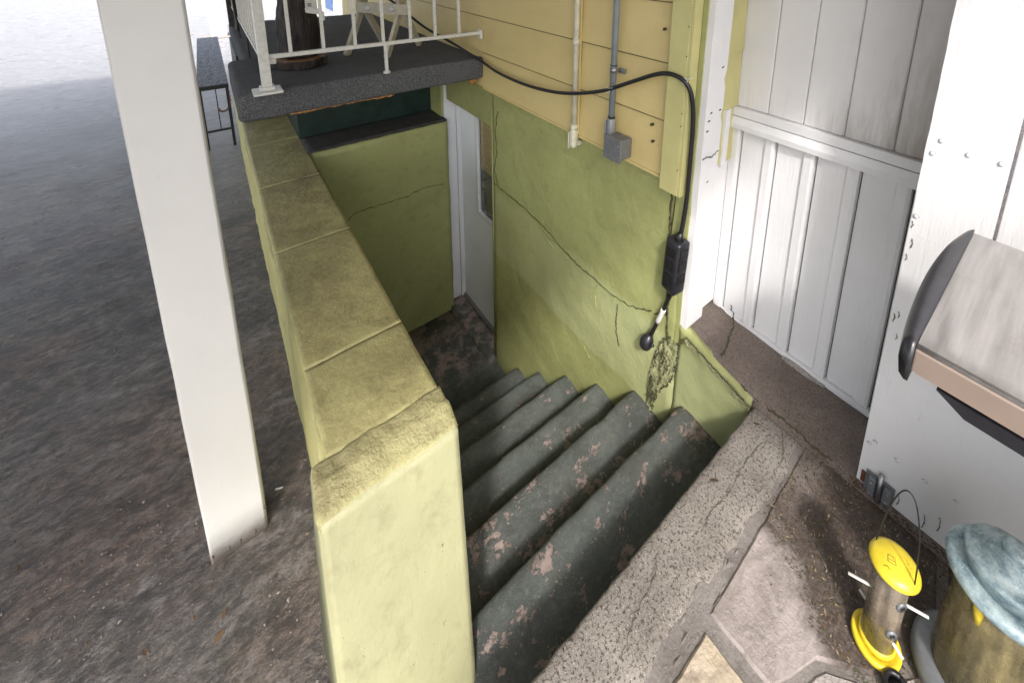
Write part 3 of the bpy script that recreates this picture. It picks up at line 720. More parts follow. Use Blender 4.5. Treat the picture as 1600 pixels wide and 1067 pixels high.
tb('bracket_screw', 'zinc', rl, [(1.35, 2.452, 1.075), (1.351, 2.452, 1.075)], .005, 8)
rl2 = thing('porch_railing', 'white metal side railing running back along the open edge of the porch', 'railing', (.18, 3.6, .92))
bx('bottom_rail', 'metalw', rl2, .170, .188, 2.468, 4.70, 1.088, 1.102, bev=.002); bx('top_rail', 'metalw', rl2, .165, .195, 2.468, 4.70, 1.84, 1.87, bev=.003)
for i in range(15):
    y = 2.60+.145*i; bx('baluster', 'metalw', rl2, .173, .185, y-.006, y+.006, 1.103, 1.84, bev=.001)
for y in (3.3, 4.1): bx('support_leg', 'dark_metal', rl2, .174, .184, y-.005, y+.005, .922, 1.087, bev=0)
fp = bx('dark_grey_post', 'dledge', None, .14, .20, 4.71, 4.77, .923, 2.4, bev=.004)
fin(fp, 'dark grey square post at the far end of the side railing', 'post')
fin(tb('looped_hose', 'rubber', None, smoothpath([(.15, 4.3, 1.45), (.16, 4.2, 1.36), (.165, 4.05, 1.22), (.165, 3.95, 1.1), (.16, 3.93, 1.0)]), .012, 8), 'short black hose hanging on the side railing of the porch', 'hose')

# log on a wood slice
lp = thing('wood_slice', 'round bark edged wood slice lying under the dark log', 'wood slice', (.40, 2.93, .925))
def disc(name, mat, r, z0, z1, parent, cx, cy, amp):
    b = nb(); prof = [(r*.97, z0), (r, z0+.006), (r, z1-.006), (r*.97, z1)]; lathe(b, prof, cx, cy, 48)
    for v in b.verts:
        a = math.atan2(v.co.y-cy, v.co.x-cx); h = 1+amp*noise.fractal(Vector((math.cos(a)*3, math.sin(a)*3, v.co.z*9)), .8, 2.2, 4)
        v.co.x = cx+(v.co.x-cx)*h; v.co.y = cy+(v.co.y-cy)*h
    return obj(name, b, mat, parent)
disc('bark_ring', 'bark', .146, .926, .972, lp, .40, 2.93, .10); disc('sawn_face', 'cutwood', .134, .960, .976, lp, .40, 2.93, .08)
lgk = thing('log', 'dark knotty upright log with deep bark standing on the wood slice', 'log', (.41, 2.95, .977))
b = nb(); rings = []
for i in range(50):
    z = .977+.75*i/49; t = i/49; r0 = .082+.028*math.sin(min(1, t*2.4)*math.pi*.9)+.018*(1-min(1, t*8)); ring = []
    for j in range(64):
        a = 2*math.pi*j/64
        r = r0*(1+.13*noise.fractal(Vector((math.cos(a)*2.2, math.sin(a)*2.2, z*2.5)), .8, 2.1, 5)+.05*noise.noise(Vector((math.cos(a)*9, math.sin(a)*9, z*3))))
        ring.append(b.verts.new((.41+r*math.cos(a), 2.95+r*math.sin(a), z)))
    rings.append(ring)
for p, q in zip(rings, rings[1:]):
    for j in range(64): b.faces.new((p[j], p[(j+1) % 64], q[(j+1) % 64], q[j]))
b.faces.new(rings[0]); b.faces.new(rings[-1]); obj('bark_trunk', b, 'bark', lgk, True)
tg = thing('white_plate', 'small white plastic plate with a black square mark fixed to the log', 'plate', (.49, 2.84, 1.24))
b = nb(); prism(b, [(0, 0), (.05, -.004), (.075, -.02), (.078, -.055), (.063, -.065), (.058, -.03), (.002, -.02)], 0, .008)
bmesh.ops.transform(b, matrix=Matrix.Translation((.44, 2.815, 1.275)) @ Matrix.Rotation(R(-20), 4, 'Z') @ Matrix.Rotation(R(90), 4, 'X') @ Matrix.Scale(1.25, 4), verts=b.verts); obj('plate', b, 'metalw', tg)
bx('plate', 'metalw', tg, .44, .50, 2.800, 2.808, 1.262, 1.42, bev=.002)
for (a, c, d, e) in ((.452, .455, 1.285, 1.303), (.467, .470, 1.285, 1.303), (.452, .470, 1.3002, 1.3032), (.458, .464, 1.290, 1.296), (.452, .470, 1.2848, 1.2878)): bx('square_mark', 'blackp', tg, a, c, 2.798, 2.7996, d, e, bev=0)
tb('screw', 'zinc', tg, [(.515, 2.79, 1.205), (.515, 2.80, 1.205)], .009, 10)

# small X legged table
tt = thing('folding_table', 'cream painted wooden table with crossed legs and two big bolts on the porch', 'table', (.94, 3.06, .92))
def xleg(p0, p1): plank('leg', 'beigew', tt, p0, p1, .055, .022, (.65, .7, 0))
for (a, c, o_) in (((.69, 3.01), (1.02, 3.37), 0), ((.88, 2.80), (1.19, 3.08), 0)):
    off = Vector((.2, -.25, 0)).normalized()*.012
    xleg(Vector((a[0], a[1], .921))-off, Vector((c[0], c[1], 1.49))-off); xleg(Vector((c[0], c[1], .921))+off, Vector((a[0], a[1], 1.49))+off)
plank('crossbar', 'beigew', tt, (.80, 3.145, 1.22), (1.04, 2.845, 1.22), .070, .022, (0, 0, 1))
n_ = Vector((-.78, -.62, 0)).normalized()
for t in (.25, .72):
    p = Vector((.80, 3.145, 1.22)).lerp(Vector((1.04, 2.845, 1.22)), t); tb('bolt', 'whitex', tt, [p+n_*.008, p+n_*.022, p+n_*.026], [.017, .017, .011], 14)
b = nb(); m = Matrix.Translation((.94, 3.06, 1.505)) @ Matrix.Rotation(R(45), 4, 'Z'); box(b, -.30, .30, -.24, .24, -.012, .012, .003, m); obj('table_top', b, 'beigew', tt)

# bench beside the porch
bn = thing('plank_bench', 'long low carpeted plank bench on black metal legs beside the porch', 'bench', (-.04, 6.4, -.3))
bx('seat_plank', 'carpet2', bn, -.155, .079, 5.02, 7.75, .32, .343, bev=.006)
for y in (5.06, 7.6):
    for x in (-.14, .064): bx('leg', 'dark_metal', bn, x-.012, x+.012, y-.012, y+.012, -.30, .305, bev=.001)
    bx('foot_rail', 'dark_metal', bn, -.127, .051, y-.009, y+.009, -.13, -.11, bev=.001)
bx('end_rail', 'dark_metal', bn, -.155, .079, 5.005, 5.0195, .30, .34, bev=.001); bx('side_rail', 'dark_metal', bn, -.152, -.128, 5.03, 7.6, .306, .319, bev=0)
bx('spindle', 'dark_metal', bn, -.028, -.020, 5.058, 5.066, -.11, .306, bev=0)
cpts = smoothpath([(.07, 5.0, .27), (.072, 4.99, .18), (.05, 4.99, .10), (.0, 5.0, .08), (-.022, 5.05, .1)], 5)
ch = thing('chain', 'thin rusty chain looped on the near end of the plank bench', 'chain', (.03, 5.0, .1))
for i, p in enumerate(cpts[:-1]):
    d = (cpts[i+1]-p).normalized(); s = d.cross(Vector((0, 1, 0)) if i % 2 else Vector((.5, 0, 1))).normalized()
    tb('link', 'rust', ch, [p+d*.014*math.cos(a)+s*.008*math.sin(a) for a in [math.pi*2*j/10 for j in range(11)]], .0025, 5)

# carport roof, above the frame, carried by the posts
rf = thing('carport_roof', 'flat carport roof carried by the white posts, above the picture', 'roof', (-.5, 4, 2.75))
bx('ceiling_board', 'whitex', rf, -4.6, 3.4, -.60, 6.6, 2.75, 2.79, bev=0); bx('roof_deck', 'dledge', rf, -4.62, 3.42, -.62, 6.62, 2.795, 2.85, bev=0)
for y in (-.55, 2.0, 4.3, 6.45): bx('beam', 'post', rf, -4.5, 1.35, y, y+.09, 2.76-.16, 2.749, bev=.003)

# posts
ps = thing('white_post', 'thick white square carport post standing on the driveway in the foreground', 'post', (-.12, 1.49, -.3), 'white carport posts')
b = nb(); box(b, -.197, -.043, 1.446, 1.560, -.31, 2.75); bmesh.ops.subdivide_edges(b, edges=list(b.edges), cuts=20, use_grid_fill=True)
bmesh.ops.bevel(b, geom=[e for e in b.edges if len(e.link_faces) == 2 and e.calc_face_angle() > 1], offset=.003, segments=2, affect='EDGES')
for v in b.verts:
    v.co.x += .0016*noise.noise(v.co*9)+.001*noise.noise(v.co*40)
obj('post_shaft', b, 'post', ps, True)
for i, (x, z) in enumerate(((-.193, -.285), (-.046, -.22), (-.12, -.292), (-.08, -.293), (-.15, -.291))):
    ribbon('paint_chip', 'rust' if i % 3 == 0 else 'crack', ps, [(x, 1.4445, z), (x+.004, 1.4445, z+.010), (x+.002, 1.4445, z+.020)], .004, (0, -1, 0), .0015, .0008, 300+i, 3)
ps2 = thing('white_post', 'far white square carport post beyond the plank bench', 'post', (.15, 11.6, -.3), 'white carport posts')
bx('post_shaft', 'post', ps2, .013, .290, 11.5, 11.78, -.31, 2.9, bev=.01)
rough_block('footing', 'slab_c', ps2, -.14, .42, 11.4, 11.9, -.32, -.27, .06, .02, .02)

# neighbouring building, far off at the top of the picture
nbh = thing('neighbour_building', 'cream rendered building with a blue door beyond the end of the porch', 'building', (3.4, 16, -.3))
bx('wall', 'cream', nbh, 3.05, 6.5, 12.2, 22, -.31, 3.4, bev=.01); bx('door', 'blue', nbh, 3.00, 3.049, 14.6, 15.5, -.30, 1.7, bev=.005); bx('skirting', 'whitex', nbh, 3.03, 3.049, 12.2, 14.59, -.30, -.1, bev=.003)
bx('roof', 'dledge', nbh, 2.9, 6.7, 12.0, 22.2, 3.4, 3.6, bev=.01)
for y in (12.8, 17.5):
    f = bx('window', 'whitex', nbh, 3.02, 3.049, y, y+.9, 1.0, 2.0, bev=.005); g = bx('pane', 'glass', f, 3.012, 3.018, y+.06, y+.84, 1.06, 1.94, bev=0)

# ------------------------------------------------------------------ white wood: post at house corner, end wall, panelled wall, near board wall
wp = thing('white_corner_post', 'chipped white painted board at the corner of the house above the concrete ledge', 'post', (1.46, .88, .08))
b = nb(); box(b, 1.402, 1.520, .842, .868, .085, 2.7); bmesh.ops.subdivide_edges(b, edges=[e for e in b.edges if e.calc_length() > .5], cuts=70)
for v in b.verts:
    if v.co.x > 1.5: v.co.x += .004*noise.noise(Vector((v.co.z*4, 3, 1)))-(.012 if abs(v.co.z-1.02) < .02 or abs(v.co.z-1.14) < .02 else 0)
    if v.co.x < 1.41: v.co.x += .003*noise.noise(Vector((v.co.z*9, 8, 1)))
obj('board', b, 'white', wp)
ribbon('crack', 'crack', wp, [(1.405, .841, .85), (1.44, .841, .855), (1.47, .841, .845), (1.515, .841, .86)], .005, (0, -1, 0), .004, .002, 20)
for i, (x, z) in enumerate(((1.42, 1.0), (1.43, 1.03), (1.415, .96), (1.49, 1.03), (1.45, .74), (1.48, 1.2))): ribbon('paint_chip', 'rust' if i == 4 else 'crack', wp, [(x, .841, z), (x+.006, .841, z+.004), (x+.013, .841, z+.002)], .006, (0, -1, 0), .001, .002, 30+i)
ew = thing('house_end_wall', 'short yellow lap sided return wall beside the white corner post', 'wall', (1.6, .9, 0))
bx('green_strip', 'green', ew, 1.395, 1.402, .868, .886, -.0, 2.7, bev=0)
for r_ in range(9):
    z0 = .765+.236*r_ if r_ else .765
    b = nb(); sec = [(.872, z0), (.880, z0+.232), (.9, z0+.232), (.9, z0-.002)]
    V = [[b.verts.new((x, y, z)) for y, z in sec] for x in (1.51, 1.69)]
    for j in range(4): b.faces.new((V[0][j], V[0][(j+1) % 4], V[1][(j+1) % 4], V[1][j]))
    b.faces.new(V[0]); b.faces.new(V[1]); obj('siding_board', b, 'corner', ew)
bx('lower_board', 'white', ew, 1.50, 1.71, .885, .92, .05, .762, bev=.002); bx('sheathing', 'white', ew, 1.50, 1.9, .9005, .93, .763, 2.7, bev=0)
bx('trim_piece', 'white', ew, 1.595, 1.63, .866, .884, .755, 1.0, bev=.002)

pn = thing('panelled_wall', 'white recessed wall with grimy, shade-tinted flat boards above a rail and ribbed boards below', 'wall', (1.70, .55, 0))
edges = [.952, .841, .698, .553, .411, .268, .13]
for a, c in zip(edges, edges[1:]):                          # lower ribbed boards: flat field, raised rib, dark groove
    b = nb(); y1, y0 = a-.002, c+.0015
    sec = [(y1, 1.698), (y1-.003, 1.692), (y0+.045, 1.690), (y0+.038, 1.680), (y0+.012, 1.678), (y0+.003, 1.682), (y0, 1.705), (y1, 1.705)]
    V = [[b.verts.new((x, y, z)) for y, x in sec] for z in (.035, .91)]
    n = len(sec)
    for j in range(n): b.faces.new((V[0][j], V[0][(j+1) % n], V[1][(j+1) % n], V[1][j]))
    b.faces.new(V[0]); b.faces.new(V[1]); obj('lower_board', b, 'whitel', pn)
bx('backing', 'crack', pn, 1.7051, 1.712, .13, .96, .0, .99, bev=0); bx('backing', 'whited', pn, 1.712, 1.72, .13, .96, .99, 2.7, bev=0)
ue = [.949, .884, .750, .6175, .482, .339, .2]
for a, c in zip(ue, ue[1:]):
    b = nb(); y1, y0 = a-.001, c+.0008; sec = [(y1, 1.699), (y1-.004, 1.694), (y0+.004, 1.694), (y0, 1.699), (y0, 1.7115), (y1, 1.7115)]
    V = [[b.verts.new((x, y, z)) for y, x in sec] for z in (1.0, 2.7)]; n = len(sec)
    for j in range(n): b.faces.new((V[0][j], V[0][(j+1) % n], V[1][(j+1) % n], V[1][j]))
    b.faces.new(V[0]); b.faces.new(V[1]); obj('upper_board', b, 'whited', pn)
b = nb(); sec = [(1.664, .908), (1.662, .93), (1.672, .958), (1.6765, .958), (1.70, .958), (1.70, .908)]
V = [[b.verts.new((x, y, z)) for x, z in sec] for y in (.13, .93)]
for j in range(6): b.faces.new((V[0][j], V[0][(j+1) % 6], V[1][(j+1) % 6], V[1][j]))
b.faces.new(V[0]); b.faces.new(V[1]); obj('rail', b, 'whitel', pn)
bx('rail_cap', 'white', pn, 1.672, 1.70, .13, .932, .961, .997, bev=.002)
bx('end_trim', 'whitex', pn, 1.672, 1.70, .929, .949, .998, 2.7, bev=.002)
bx('base_strip', 'white', pn, 1.676, 1.70, .13, .95, .008, .033, bev=.002)
rough_block('broken_mortar', 'slab_c', pn, 1.663, 1.69, .40, .56, .0, .020, .012, .008, .003)
bx('return_board', 'whitel', pn, 1.46, 1.70, .13, .222, .01, 2.7, bev=.002)

nw = thing('board_wall', 'white painted plywood wall at right with scattered screw heads and peeling paint', 'wall', (1.45, -.3, 0))
bx('wall_board', 'white', nw, 1.430, 1.458, -1.6, .2215, .012, .8819, bev=0)
b = nb(); box(b, 1.430, 1.458, .066, .2215, .882, 2.7); bmesh.ops.subdivide_edges(b, edges=[e for e in b.edges if e.calc_length() > .5], cuts=60)
for v in b.verts:
    if v.co.y > .2: v.co.y += .0025*noise.noise(Vector((0, v.co.z*12, 1)))-(.004 if abs(v.co.z-.83) < .025 else 0)
# low part is one sheet, upper part shows the joint
obj('wall_board', b, 'white', nw)
bx('wall_board', 'white', nw, 1.4275, 1.458, -.55, .0600, .882, 2.7, bev=.002)
bx('wall_board', 'white', nw, 1.430, 1.458, -1.6, -.5515, .882, 2.7, bev=.002)
for (y, z) in ((.194, 1.16), (.206, 1.121), (.140, 1.142), (.082, 1.142), (.212, .936), (.195, .183), (.209, .163), (.141, .175), (.076, .173), (.01, .18), (-.02, 1.15)):
    tb('screw_head', 'whitex', nw, [(1.430, y, z), (1.4275, y, z), (1.427, y, z)], [.0055, .005, .002], 10)
    ribbon('screw_crack', 'crack', nw, [(1.4290, y+.0062*math.cos(a), z+.0062*math.sin(a)) for a in [q*.5 for q in range(5+int(y*90) % 4)]], .0013, (-1, 0, 0), .0008, .0006, int(z*999), 2)
for i, (y, z, l) in enumerate(((.205, .62, .02), (.214, .60, .03), (.20, .55, .02), (.215, .80, .02), (.21, .84, .03), (.217, .90, .02), (.02, 1.2, .05), (.0, 1.1, .06), (-.02, 1.3, .07), (.17, .04, .05), (.12, .03, .04), (.06, .02, .05), (.03, .05, .05), (-.02, .06, .06), (-.05, .03, .05))):
    ribbon('paint_crack', 'crack', nw, [(1.4272 if y < .06 else 1.4287, y, z), (1.4272 if y < .06 else 1.4287, y-.003, z+l*.5), (1.4272 if y < .06 else 1.4287, y+.001, z+l)], .0028, (-1, 0, 0), .001, .001, 50+i)

# ------------------------------------------------------------------ electrics on the house wall
c1 = thing('white_conduit', 'cream painted electrical pipe running down the yellow siding to a white elbow fitting', 'conduit', (1.36, 1.515, .62))
tb('pipe', 'pipew', c1, [(1.348, 1.512, .765), (1.348, 1.510, 2.6)], .0135, 14)
tb('coupling', 'pipew', c1, [(1.348, 1.512, 1.185), (1.348, 1.512, 1.215)], .0165, 14); tb('coupling', 'pipew', c1, [(1.348, 1.512, .757), (1.348, 1.512, .785)], .0175, 14)
bx('elbow_body', 'pipew', c1, 1.330, 1.366, 1.494, 1.530, .665, .765, bev=.013, smooth=True); bx('elbow_cover', 'pipew', c1, 1.332, 1.362, 1.5305, 1.540, .655, .740, bev=.004)
tb('wall_stub', 'pipew', c1, [(1.35, 1.512, .682), (1.395, 1.510, .680)], .015, 12)
c2 = thing('grey_conduit', 'grey electrical pipe with strap and elbow feeding the grey junction box', 'conduit', (1.35, 1.25, .8))
tb('pipe', 'pipe', c2, [(1.345, 1.262, .905), (1.345, 1.262, 2.6)], .0135, 14); tb('collar', 'dark_metal', c2, [(1.345, 1.262, .900), (1.345, 1.262, .908)], .016, 14); tb('collar', 'rubber', c2, [(1.345, 1.262, 1.138), (1.345, 1.262, 1.142)], .016, 12)
tb('strap', 'zinc', c2, [(1.345, 1.262, 1.108), (1.345, 1.262, 1.130)], .0165, 14); bx('strap_tab', 'zinc', c2, 1.362, 1.370, 1.212, 1.250, 1.108, 1.130, bev=.001); tb('strap_screw', 'zinc', c2, [(1.36, 1.228, 1.12), (1.357, 1.228, 1.12)], .005, 8)
bx('elbow_body', 'boxl', c2, 1.328, 1.362, 1.246, 1.278, .81, .90, bev=.012, smooth=True); bx('elbow_cover', 'boxl', c2, 1.327, 1.360, 1.2785, 1.287, .795, .885, bev=.004)
jb = thing('junction_box', 'grey metal junction box with a hinged lid fixed to the bottom of the yellow siding', 'box', (1.32, 1.2, .72))
bx('box_body', 'box', jb, 1.305, 1.371, 1.160, 1.245, .745, .835, bev=.004); bx('box_lid', 'box', jb, 1.289, 1.3005, 1.154, 1.250, .738, .842, bev=.003); bx('gasket', 'boxl', jb, 1.301, 1.3045, 1.156, 1.248, .740, .840, bev=.001)
for z in (.765, .815): tb('lid_screw', 'zinc', jb, [(1.2885, 1.162, z), (1.286, 1.162, z)], .004, 8)

cd = thing('extension_cord', 'thick black extension cord looping across the siding and down to the power strip', 'cord', (1.33, 1.0, 1.1))
main = smoothpath([(.985, 3.259, 1.30), (1.03, 3.02, 1.235), (1.12, 2.80, 1.11), (1.23, 2.62, 1.02), (1.335, 2.44, .925), (1.330, 2.2, .895), (1.325, 1.941, .893), (1.318, 1.70, .915), (1.312, 1.50, .955), (1.315, 1.30, 1.02), (1.325, 1.15, 1.095), (1.325, 1.02, 1.16), (1.330, .95, 1.175), (1.338, .895, 1.155), (1.350, .872, 1.10), (1.362, .866, 1.0), (1.368, .868, .85), (1.368, .868, .7), (1.366, .872, .6), (1.362, .876, .535)])
tb('cable', 'rubber', cd, main, .0088, 10)
for p in ((1.335, 2.44, .925), (1.312, 1.262, 1.035), (1.336, .90, 1.16)):
    v = Vector(p); b = nb(); tube(b, [v+Vector((.0, .012*math.cos(a), .012*math.sin(a))) for a in [math.pi*2*j/10 for j in range(11)]], .0015, 5); tube(b, [v+Vector((-.005, -.005, .01)), v+Vector((-.012, -.04, .022))], .0014, 5); obj('cable_tie', b, 'metalw' if p[1] < 2 else 'rubber', cd)
psn = thing('power_strip', 'black weatherproof power strip hanging on the end of the extension cord', 'power strip', (1.36, .89, .26))
Rz = Matrix.Translation((1.352, .885, .395)) @ Matrix.Rotation(R(2.5), 4, 'X') @ Matrix.Rotation(R(-8), 4, 'Z')
b = nb(); box(b, -.030, .034, -.036, .036, -.118, .118, .012, Rz); obj('strip_body', b, 'blackp', psn, True)
b = nb(); tube(b, [Rz @ Vector((0, -.005, .115)), Rz @ Vector((0, -.005, .135)), Rz @ Vector((.002, -.006, .15))], [.018, .015, .010], 12); obj('cable_gland', b, 'rubber', psn, True)
for z in (.07, .015, -.045):
    b = nb(); box(b, -.021, .023, -.0395, -.0345, z-.022, z+.022, .004, Rz); obj('socket_cover', b, 'rubber', psn); b = nb(); box(b, -.034, -.0285, -.022, .022, z-.022, z+.022, .004, Rz); obj('socket_cover', b, 'rubber', psn)
ct = thing('cord_tail', 'short black cord with a white band and plug hanging below the power strip', 'cord', (1.37, .95, 0))
tl = [Vector((1.362, .886, .282)), Vector((1.364, .915, .19)), Vector((1.366, .942, .10)), Vector((1.366, .968, .02)), Vector((1.362, .985, -.04))]
pth = smoothpath(tl, 6)
tb('cable', 'rubber', ct, pth, .0085, 10); tb('white_band', 'metalw', ct, pth[9:16], .0105, 10)
tb('plug', 'blackp', ct, [(1.362, .984, -.028), (1.358, .990, -.048), (1.352, .994, -.066), (1.350, 1.0, -.088), (1.352, 1.004, -.098)], [.012, .024, .030, .026, .012], 12)
tb('plug_tab', 'blackp', ct, [(1.35, .97, -.055), (1.345, .952, -.050)], [.008, .006], 8)
fin(tb('thin_wire', 'rubber', None, smoothpath([(1.385, .930, .69), (1.387, .933, .6), (1.386, .938, .48), (1.387, .932, .33), (1.387, .935, .2), (1.388, .93, .10)]), .0022, 6), 'thin dark wire running down the green wall behind the power strip', 'wire')
fin(tb('thin_wire', 'rubber', None, smoothpath([(1.36, .915, .23), (1.372, .925, .16), (1.38, .935, .11), (1.385, .955, .09), (1.387, .99, .06)]), .002, 6), 'short thin wire end sticking out beside the hanging plug', 'wire')

# ------------------------------------------------------------------ barbecue
gr = thing('gas_grill', 'gas barbecue with a stainless side shelf and black rounded end cap', 'grill', (1.08, -.5, 0))
b = nb(); n = 14                                          # curved black end cap along x
Yc = lambda t: .097+.024*math.sin(math.pi*min(1, t*.9+.05))**.7
rows = []
for i in range(25):
    t = i/24; x = .800+.475*t; y = Yc(t)-(.004*max(0, (t-.8)/.2)); zt = 1.030; zb = .972 if t > .1 else .962
    sec = [(.088, zt), (y-.008, zt-.001), (y-.001, zt-.008), (y+.001, (zt+zb)/2), (y-.003, zb+.008), (y-.010, zb), (.088, zb)]
    rows.append([b.verts.new((x+(-.012 if i == 0 else 0)*0, yy, zz)) for yy, zz in sec])
for a, c in zip(rows, rows[1:]):
    for j in range(7): b.faces.new((a[j], a[(j+1) % 7], c[(j+1) % 7], c[j]))
b.faces.new(rows[0]); b.faces.new(rows[-1])
bmesh.ops.bevel(b, geom=[e for e in b.edges if len(e.link_faces) == 2 and e.calc_face_angle() > 1.2], offset=.006, segments=3, affect='EDGES'); obj('end_cap', b, 'blackp', gr, True)
def shelf_top():
    b = nb(); R_ = []; NX = 30; NY = 60
    for i in range(NX+1):
        x = .812+.455*i/NX; row = []
        for j in range(NY+1):
            y = .087-.52*j/NY; z = 1.026
            if .06 < i/NX < .94:
                for yc in (.050, -.055, -.10, -.20, -.30): z += .0035*math.exp(-((y-yc-.02*math.sin(i/NX*3))/.007)**2)*(1 if yc > -.05 else .5)
            else: z += 0
            if i == 0: z -= .006
            row.append(b.verts.new((x, y, z)))
        R_.append(row)
    for a, c in zip(R_, R_[1:]):
        for j in range(NY): b.faces.new((a[j], a[j+1], c[j+1], c[j]))
    return obj('shelf_top', b, 'steel', gr, True)
shelf_top()
bx('shelf_front', 'steel2', gr, .806, .8125, -.433, .0875, .978, 1.019, bev=.002)
tb('shelf_rim', 'steel', gr, [(.8135, .087, 1.0205), (.8135, -.433, 1.0205)], .0048, 8)
bx('shelf_underside', 'blackp', gr, .815, 1.265, -.433, .085, .972, .9775, bev=.001)
b = nb(); pf = [(.055, .971), (.02, .95), (-.433, .948), (-.433, .971)]
V = [[b.verts.new((x, y, z)) for y, z in pf] for x in (.807, .84)]
for j in range(4): b.faces.new((V[0][j], V[0][(j+1) % 4], V[1][(j+1) % 4], V[1][j]))
b.faces.new(V[0]); b.faces.new(V[1]); obj('shelf_bracket', b, 'blackp', gr)
bx('firebox', 'blackp', gr, .82, 1.36, -1.15, -.436, .80, 1.06, bev=.02); b = nb(); tube(b, [(1.10, -1.15, 1.06), (1.10, -.436, 1.06)], .25, 24); obj('hood', b, 'steel', gr, True)
bx('cabinet', 'blackp', gr, .86, 1.34, -1.1, -.50, .12, .798, bev=.008); tb('hood_handle', 'steel', gr, [(.80, -1.05, 1.14), (.80, -.55, 1.14)], .012, 10)
for x in (.90, 1.28):
    for y in (-1.05, -.55): tb('caster', 'rubber', gr, [(x-.014, y, .06), (x+.014, y, .06)], .058, 18); bx('caster_stem', 'dark_metal', gr, x-.008, x+.008, y-.03, y+.03, .10, .125, bev=.001)

# ------------------------------------------------------------------ gate hinge on the board wall
hg = thing('latch_hinge', 'small rusty steel bolt latch low on the corner of the white board wall', 'latch', (1.42, .165, .02))
bx('back_plate', 'box', hg, 1.422, 1.4265, .128, .200, .004, .078, bev=.001); tb('barrel', 'zinc', hg, [(1.412, .162, .006), (1.412, .162, .106)], .0065, 10)
bx('knuckle', 'box', hg, 1.408, 1.4215, .172, .190, .010, .074, bev=.003); bx('knuckle', 'box', hg, 1.406, 1.4215, .134, .152, .020, .072, bev=.003); bx('rust_patch', 'rust', hg, 1.4262, 1.4285, .195, .212, .018, .06, bev=.001)
for y, z in ((.182, .06), (.182, .022), (.142, .06), (.142, .03)): tb('screw', 'zinc', hg, [(1.4055, y, z), (1.403, y, z)], .004, 8)

# ------------------------------------------------------------------ bird feeders
bf = thing('tube_feeder', 'tube bird feeder with yellow lid and yellow base standing on the flagstone', 'bird feeder', (1.078, .072, 0))
cx, cy = 1.079, .071
b = nb(); lathe(b, [(.030, .002), (.046, .003), (.050, .012), (.050, .020), (.046, .024), (.040, .020), (.034, .018)], cx, cy); obj('base_tray', b, 'yellow', bf, True)
b = nb(); lathe(b, [(.036, .018), (.037, .035), (.0335, .037)], cx, cy); obj('base_collar', b, 'yellow', bf, True)
b = nb(); prof = [(.032, .020), (.032, .262), (.0335, .262), (.0335, .020)]; rings = []
for r, z in prof: rings.append([b.verts.new((cx+r*math.cos(2*math.pi*j/36), cy+r*math.sin(2*math.pi*j/36), z)) for j in range(36)])
for a, c in zip(rings, rings[1:]+rings[:1]):
    for j in range(36): b.faces.new((a[j], a[(j+1) % 36], c[(j+1) % 36], c[j]))
obj('tube', b, 'tube', bf, True)
b = nb(); lathe(b, [(.046, .258), (.0485, .262), (.047, .268), (.038, .275), (.020, .280), (.004, .282)], cx, cy); obj('lid', b, 'yellow', bf, True)
b = nb()
for i in range(700):                                       # seed crumbs left inside
    a = rnd.uniform(0, 6.28); r = .030*math.sqrt(rnd.random()); z = .022+.030*rnd.random()**2 if i < 520 else rnd.uniform(.03, .21)
    if i >= 520: r = .0305
    x, y = cx+r*math.cos(a), cy+r*math.sin(a); s = rnd.uniform(.0012, .0028)
    v = [b.verts.new((x+rnd.uniform(-s, s), y+rnd.uniform(-s, s), z+rnd.uniform(-s, s))) for _ in range(4)]
    for q in ((0, 1, 2), (0, 2, 3), (0, 3, 1), (1, 3, 2)): b.faces.new([v[t] for t in q])
sdx = obj('seed_remains', b, 'seed', bf); sdx['kind'] = 'stuff'
hd = Vector((.30, .95, 0)).normalized()
ring = smoothpath([Vector((cx, cy, z))+hd*u for u, z in ((-.040, .268), (-.036, .33), (-.028, .40), (-.012, .458), (.004, .474), (.018, .455), (.030, .40), (.038, .33), (.042, .266))], 6)
b = nb(); tube(b, ring, .0015, 6); obj('hanger', b, 'dark_metal', bf, True)
d1 = Vector((.40, -.917, 0)).normalized()
for z, d, l in ((.168, d1, .076), (.075, Vector((-.45, -.89, 0)).normalized(), .056)):
    c = Vector((cx, cy, z)); tb('perch', 'metalw', bf, [c-d*l, c+d*l], .0032, 8)
for z, a in ((.105, -2.35), (.195, -2.15)):
    d = Vector((math.cos(a), math.sin(a), 0)); c = Vector((cx, cy, z)); tb('feeding_port', 'box', bf, [c+d*.030, c+d*.036], .012, 14); tb('port_hole', 'rubber', bf, [c+d*.0355, c+d*.0367], .006, 10)
for pp in ([(-.010, .006), (.004, .010), (.008, -.002), (-.006, -.008), (-.010, .006)], [(-.003, .006), (-.001, -.004), (.006, .002)], [(-.026, .010), (-.020, .004), (-.024, -.002)]):
    b = nb(); tube(b, [(cx-.008+p, cy+.004+q, .2822-.25*((p-.008)**2+(q+.004)**2)**.5*.25) for p, q in pp], .0006, 4); obj('moulded_mark', b, 'crack', bf)
b = nb()
for i in range(60):
    a = rnd.uniform(0, 6.28); r = .034*math.sqrt(rnd.random()); x, y, z = cx+.006+r*math.cos(a)*.6, cy-.02+r*math.sin(a)*.4, .2795; s = .0015
    v = [b.verts.new((x+rnd.uniform(-s, s), y+rnd.uniform(-s, s), z+rnd.uniform(0, s))) for _ in range(3)]; b.faces.new(v)
q_ = obj('lid_specks', b, 'crack', bf); q_['kind'] = 'stuff'

